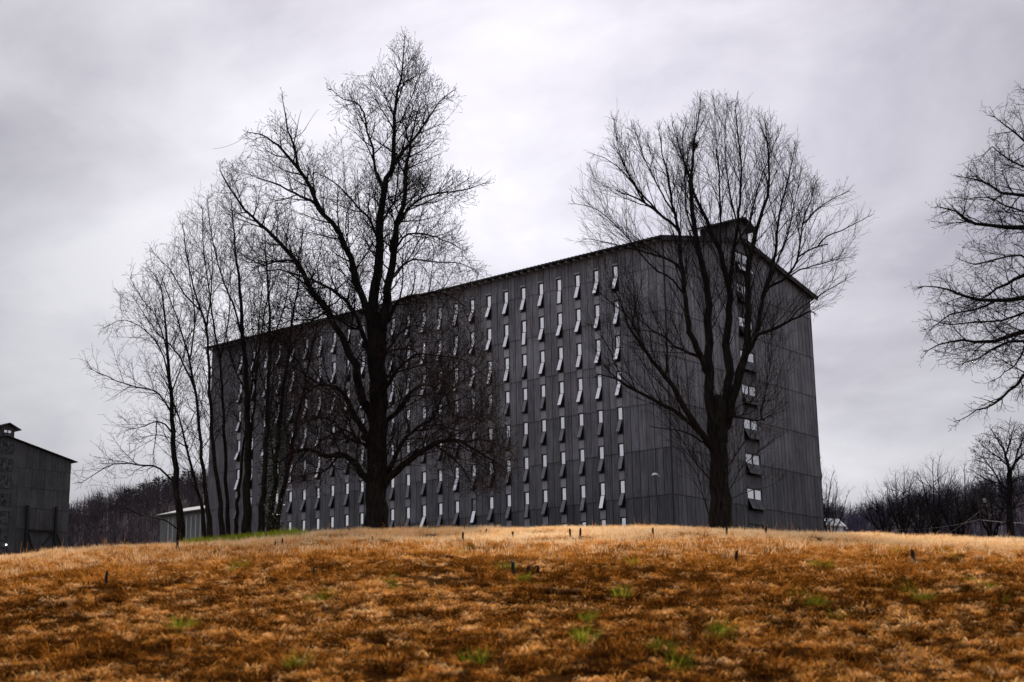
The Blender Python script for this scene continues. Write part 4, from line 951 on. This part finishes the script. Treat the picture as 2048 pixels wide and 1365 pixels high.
# ------------------------------------------------------------------ pole and wires on the right
pb = at(1966, 1074, 76); pt = at(1954, 986, 76)
po_ = empty('utility_pole', (pb[0], pb[1], gzf(pb[0], pb[1])), 'thin pale pole leaning left among the trees on the right', 'pole')
b0 = Vector(po_.location)
link('pole', tube_mesh('pole', [([(0, 0, -.2), tuple((Vector(pb) - b0) * .5 + (Vector(pt) - b0) * .5), tuple(Vector(pt) - b0)], [.05, .045, .035])], MT['wire']), po_)
m = MB(); q = Vector(at(1969, 1001, 76)) - b0; m.box(q - Vector((.05, .05, .10)), q + Vector((.05, .05, .10)));
for k in range(3): m.box(q + Vector((-.075, -.065, -.09 + k * .075)), q + Vector((.075, .065, -.06 + k * .075)))
link('equipment_box', m.mesh('equipment_box', MT['white']), po_)
m = MB(); m.bar(Vector(at(1957, 1000, 76)) - b0, q, .03); link('bracket', m.mesh('bracket', MT['wire']), po_)
def wire(p, q, Y0, Y1, sag, r, label):
    a, b = Vector(at(*p, Y0)), Vector(at(*q, Y1)); P = []
    for k in range(13):
        t = k / 12; v_ = a.lerp(b, t); P.append((v_.x, v_.y, v_.z - sag * 4 * t * (1 - t)))
    tag(link('wire', tube_mesh('wire', [(P, [r] * 13)], MT['wire'])), label, 'wire')
wire((1958, 1024), (1884, 1075), 76, 70, .05, .016, 'pale guy wire slanting down left from the leaning pole')
wire((1959, 1040), (2140, 1046), 76, 72, .1, .012, 'thin wire running from the leaning pole to the right picture edge')
wire((1959, 1040), (1790, 1060), 76, 84, .15, .010, 'thin wire running left from the leaning pole past the bare row')

# ------------------------------------------------------------------ stakes in the field
def ground_hit(x, y):
    r = ray(x, y); d = 4.
    while d < 70:
        if gzf(r[0] * d, d) >= r[2] * d: return d
        d += .1
    return 44.
ST = [(211, 1172, 24, 7), (354, 1101, 14, 5), (550, 1094, 8, 3.5), (564, 1092, 11, 4), (628, 1156, 12, 5), (702, 1112, 7, 4), (714, 1112, 11, 4.5), (745, 1086, 8, 4), (926, 1082, 13, 4.5), (929, 1062, 9, 3.5), (973, 1068, 7, 3), (996, 1070, 6, 3), (1026, 1078, 13, 4.5),
      (1027, 1153, 25, 7), (1057, 1144, 4, 8), (1076, 1146, 6, 8), (1141, 1076, 16, 4.5), (1160, 1074, 15, 4.5), (1306, 1074, 16, 4.5), (1453, 1075, 18, 5), (1472, 1126, 20, 7), (1489, 1067, 9, 4), (1532, 1072, 18, 5), (1601, 1070, 14, 4.5), (1827, 1122, 17, 8)]
ORD = 'first second third fourth fifth sixth seventh eighth ninth tenth eleventh twelfth thirteenth fourteenth fifteenth sixteenth seventeenth eighteenth nineteenth twentieth twenty-first twenty-second twenty-third twenty-fourth twenty-fifth'.split()
for k, (x, y, h, w) in enumerate(ST):
    d = min(ground_hit(x, y), 46.); p = at(x, y, d); gzz = gzf(p[0], p[1]); hh = .8 * h * d / F + max(0, p[2] - gzz) + .05; ww = w * d / F / 2
    what = 'dark stump' if w == 8 and h < 16 else 'dark wooden stake'
    so_ = link('field_stump' if 'stump' in what else 'field_stake', None); so_.location = (p[0], p[1], gzz); so_.rotation_euler = (U(-.08, .08), U(-.13, .13), U(0, 1.5))
    tag(so_, f'short {what} in the dry grass, {ORD[k]} counted from the left', 'stump' if 'stump' in what else 'stake', 'short stakes in the field')
    m = MB(); n = 6
    pts = []
    for zz, s_ in ((-.15, 1.), (hh * .8, .95), (hh, .7)):
        for j in range(n):
            a = j / n * 6.283; pts.append((math.cos(a) * ww * s_ * U(.9, 1.1), math.sin(a) * ww * s_ * U(.9, 1.1), zz + (U(-.015, .015) if zz > 0 else 0)))
    m.poly(pts, [tuple(range(12, 18))] + [(r * 6 + j, r * 6 + (j + 1) % 6, r * 6 + 6 + (j + 1) % 6, r * 6 + 6 + j) for r in range(2) for j in range(6)])
    link('post', m.mesh('post', MT['timber']), so_)

# ------------------------------------------------------------------ grass
def grassmat(name, stops, trans=.35):
    def b(t, o):
        at1 = t.nodes.new('ShaderNodeAttribute'); at1.attribute_type = 'INSTANCER'; at1.attribute_name = 'tint'
        at2 = t.nodes.new('ShaderNodeAttribute'); at2.attribute_type = 'GEOMETRY'; at2.attribute_name = 'blade'
        s = nd(t, 'ShaderNodeMath', operation='ADD'); t.links.new(at1.outputs['Fac'], s.inputs[0]); t.links.new(at2.outputs['Fac'], s.inputs[1])
        c = rampn(t, s.outputs[0], stops)
        d = t.nodes.new('ShaderNodeBsdfDiffuse'); t.links.new(c, d.inputs[0]); tr = t.nodes.new('ShaderNodeBsdfTranslucent'); t.links.new(c, tr.inputs[0])
        m = t.nodes.new('ShaderNodeMixShader'); m.inputs[0].default_value = trans
        t.links.new(d.outputs[0], m.inputs[1]); t.links.new(tr.outputs[0], m.inputs[2]); t.links.new(m.outputs[0], o.inputs[0])
    return mat(name, b)
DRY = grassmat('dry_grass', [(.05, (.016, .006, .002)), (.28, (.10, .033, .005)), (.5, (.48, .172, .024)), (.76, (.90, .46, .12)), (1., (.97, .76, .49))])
GREEN = grassmat('green_grass', [(.1, (.025, .038, .004)), (.6, (.12, .155, .010)), (1., (.30, .34, .03))])
def tuft(name, n, rad, l0, l1, lean0, lean1, w, m, curl, tall=False):
    V = []; Q = []; A = []
    for _ in range(n):
        a = U(0, 6.283); r = rad * math.sqrt(rnd.random()); x, y = math.cos(a) * r, math.sin(a) * r
        az = a + U(-.9, .9); ln = U(l0, l1); le = math.radians(U(lean0, lean1)); z = -.02
        dx, dy = math.cos(az), math.sin(az); sx, sy = -dy * w / 2, dx * w / 2
        rot = U(0, 3.14); sx, sy = math.cos(rot) * w / 2, math.sin(rot) * w / 2
        k = len(V); bl = U(-.22, .2); px_, py_, pz_ = x, y, z
        for i in range(4):
            f_ = 1 - i / 3 * .75
            V += [(px_ - sx * f_, py_ - sy * f_, pz_), (px_ + sx * f_, py_ + sy * f_, pz_)]; A += [bl, bl]
            s_ = ln / 3; px_ += dx * math.sin(le) * s_; py_ += dy * math.sin(le) * s_; pz_ += math.cos(le) * s_; le += math.radians(curl) * U(.6, 1.3)
        for i in range(3): Q.append((k + 2 * i, k + 2 * i + 1, k + 2 * i + 3, k + 2 * i + 2))
    me = arr_mesh(name, V, Q, m); at_ = me.attributes.new('blade', 'FLOAT', 'POINT'); at_.data.foreach_set('value', np.array(A, np.float32))
    return bpy.data.objects.new(name, me)
def gn_scatter(name, pts, rz, scl, tint, sources, label, tilt=.12):
    coll = bpy.data.collections.new(name + '_sources')
    for s in sources: coll.objects.link(s)
    me = bpy.data.meshes.new(name); n = len(pts); me.vertices.add(n); me.vertices.foreach_set('co', np.asarray(pts, np.float32).ravel())
    rot = np.stack([NP.normal(0, tilt, n), NP.normal(0, tilt, n), rz], -1)
    a = me.attributes.new('rot', 'FLOAT_VECTOR', 'POINT'); a.data.foreach_set('vector', rot.astype(np.float32).ravel())
    for nm, arr in (('scl', scl), ('tint', tint)):
        a = me.attributes.new(nm, 'FLOAT', 'POINT'); a.data.foreach_set('value', np.asarray(arr, np.float32))
    a = me.attributes.new('pick', 'INT', 'POINT'); a.data.foreach_set('value', NP.integers(0, len(sources), n).astype(np.int32))
    o = link(name, me)
    ng = bpy.data.node_groups.new(name, 'GeometryNodeTree')
    ng.interface.new_socket('Geometry', in_out='INPUT', socket_type='NodeSocketGeometry'); ng.interface.new_socket('Geometry', in_out='OUTPUT', socket_type='NodeSocketGeometry')
    N = ng.nodes; gi = N.new('NodeGroupInput'); go = N.new('NodeGroupOutput'); ip = N.new('GeometryNodeInstanceOnPoints'); ci = N.new('GeometryNodeCollectionInfo')
    ci.inputs['Collection'].default_value = coll; ci.inputs['Separate Children'].default_value = True; ci.inputs['Reset Children'].default_value = True
    def na(nm, ty):
        x = N.new('GeometryNodeInputNamedAttribute'); x.data_type = ty; x.inputs['Name'].default_value = nm; return x.outputs[0]
    er = N.new('FunctionNodeEulerToRotation'); lk = ng.links.new
    lk(na('rot', 'FLOAT_VECTOR'), er.inputs[0]); lk(er.outputs[0], ip.inputs['Rotation']); lk(na('scl', 'FLOAT'), ip.inputs['Scale']); lk(na('pick', 'INT'), ip.inputs['Instance Index'])
    ip.inputs['Pick Instance'].default_value = True
    lk(gi.outputs[0], ip.inputs['Points']); lk(ci.outputs[0], ip.inputs['Instance']); lk(ip.outputs[0], go.inputs[0])
    md = o.modifiers.new('scatter', 'NODES'); md.node_group = ng
    return tag(o, label, 'grass', kind='stuff')
mat_t = [tuft(f'matted_tuft', 44, .045, .05, .12, 5, 60, .0045, DRY, 40) for _ in range(6)]
dome_t = [tuft(f'dome_tuft', 80, .05, .06, .13, 0, 50, .006, DRY, 62) for _ in range(6)]
stub_t = [tuft(f'stubble_tuft', 20, .11, .06, .17, 0, 22, .0075, DRY, 8) for _ in range(5)]
grn_t = [tuft(f'green_tuft', 26, .06, .06, .15, 0, 45, .007, GREEN, 14) for _ in range(3)]
tall_t = [tuft(f'stalk_tuft', 3, .06, .25, .6, 0, 14, .009, DRY, 5) for _ in range(4)]
def region(y0, y1, dens):
    n = int((.36 * (y1 * y1 - y0 * y0) + 4 * (y1 - y0)) * dens); y = np.sqrt(NP.random(int(n * 1.0)) * (y1 ** 2 - y0 ** 2) + y0 ** 2); x = (NP.random(len(y)) * 2 - 1) * (.40 * y + 2.5)
    return x, y
xs, ys = map(np.concatenate, zip(region(4, 9, 260), region(9, 16, 260), region(16, 30, 160), region(30, 43, 50)))
big = vn(xs, ys, .55) * .5 + vn(xs, ys, 1.7) * .5
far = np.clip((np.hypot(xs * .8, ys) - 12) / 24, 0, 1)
edge = np.clip(np.abs(xs) / (.36 * ys + 1e-6), 0, 1)
sc_ = (.5 + .9 * vn(xs + 50, ys, 4.5)) * (.85 + .5 * NP.random(len(xs))) * (1 + .7 * far)
keep = NP.random(len(xs)) < np.clip(.35 + 1.9 * (vn(xs, ys, 5.2) - .2), .4, 1)
tint = .12 + .58 * far + (big - .5) * .3 + NP.normal(0, .12, len(xs))  # low mat tinted dark so its colour carries the shadows between clumps
k = keep & (NP.random(len(xs)) > np.clip(far * 1.3 - .45, 0, .6))
P3 = np.stack([xs, ys, gz(xs, ys)], -1)
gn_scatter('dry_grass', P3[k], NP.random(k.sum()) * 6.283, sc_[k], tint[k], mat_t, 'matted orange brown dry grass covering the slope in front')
xs, ys = map(np.concatenate, zip(region(4, 9, 120), region(9, 16, 112), region(16, 30, 66), region(30, 42, 18)))
big = vn(xs, ys, .45) * .6 + vn(xs + 9, ys, 1.1) * .4; far = np.clip((np.hypot(xs * .8, ys) - 12) / 24, 0, 1)
k = NP.random(len(xs)) < .45 + 1.1 * (big - .2); xs, ys, big, far = xs[k], ys[k], big[k], far[k]
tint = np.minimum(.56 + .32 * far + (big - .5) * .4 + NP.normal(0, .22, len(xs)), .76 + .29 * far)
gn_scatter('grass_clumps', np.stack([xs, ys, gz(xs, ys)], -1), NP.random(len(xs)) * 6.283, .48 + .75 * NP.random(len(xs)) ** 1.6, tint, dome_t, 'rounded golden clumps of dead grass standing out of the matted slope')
xs, ys = map(np.concatenate, zip(region(22, 34, 26), region(34, 48, 60), region(48, 62, 12)))
far = np.clip((ys - 20) / 16, 0, 1); kk = NP.random(len(xs)) < far * (.5 + .8 * vn(xs, ys, .8))
xs, ys = xs[kk], ys[kk]
tint = .92 + .2 * vn(xs, ys, .5) + NP.normal(0, .06, len(xs)) - .2 * np.clip((ys - 42) / 6, 0, 1) * (vn(xs, ys, .4) > .5)
gn_scatter('straw_stubble', np.stack([xs, ys, gz(xs, ys)], -1), NP.random(len(xs)) * 6.283, .6 + .6 * NP.random(len(xs)), tint, stub_t, 'pale straw stubble along the crest of the field')
# tall stalks near the crest
pt_ = []
for cx, cy, s_, n in [(1560, 1062, 70, 36), (1480, 1060, 40, 16), (850, 1058, 120, 18), (240, 1090, 120, 34), (700, 1064, 120, 16), (1200, 1058, 140, 16), (1850, 1070, 160, 22), (60, 1100, 60, 14)]:
    for _ in range(n):
        d = U(40, 47); p = at(cx + rnd.gauss(0, s_ * .5), cy, d); pt_.append((p[0], d, gzf(p[0], d)))
n = len(pt_); gn_scatter('tall_stalks', pt_, NP.random(n) * 6.283, .5 + .6 * NP.random(n), .6 + .3 * NP.random(n), tall_t, 'thin pale dry stalks standing above the crest grass')
# green tufts: strip under the clump and scattered clumps in the field
pg = []; tg = []
for _ in range(700):
    x_ = U(375, 600); d = U(37.5, 43.5); p = at(x_, 1075, d); pg.append((p[0], d, gzf(p[0], d))); tg.append(U(.6, 1.1))
for cx, cy, r_, n in [(920, 1111, 22, 26), (1640, 1137, 18, 16), (1255, 1133, 14, 12), (1010, 1140, 14, 12), (475, 1140, 14, 10), (1790, 1107, 12, 10), (1640, 1222, 26, 12), (1180, 1245, 18, 12), (1160, 1290, 24, 12), (360, 1262, 16, 8), (950, 1330, 18, 8), (590, 1345, 16, 8), (1340, 1330, 24, 14), (1970, 1110, 24, 12), (1950, 1170, 20, 10), (790, 1170, 16, 8), (1240, 1190, 14, 10), (1050, 1170, 12, 8), (640, 1210, 14, 7), (1830, 1200, 20, 8), (1440, 1266, 14, 8), (1890, 1113, 10, 8)]:
    d0 = ground_hit(cx, cy)
    for _ in range(n // 2 + 2):
        d = d0 + rnd.gauss(0, r_ / F * d0 * 3); p = at(cx + rnd.gauss(0, r_ * .55), cy, d0); x_ = p[0]; pg.append((x_, d, gzf(x_, d))); tg.append(U(.3, .95))
n = len(pg); gn_scatter('green_grass', pg, NP.random(n) * 6.283, .6 + .6 * NP.random(n) + 1.3 * (np.arange(n) < 700), np.array(tg), grn_t, 'fresh green grass under the clump and in small tufts across the field')
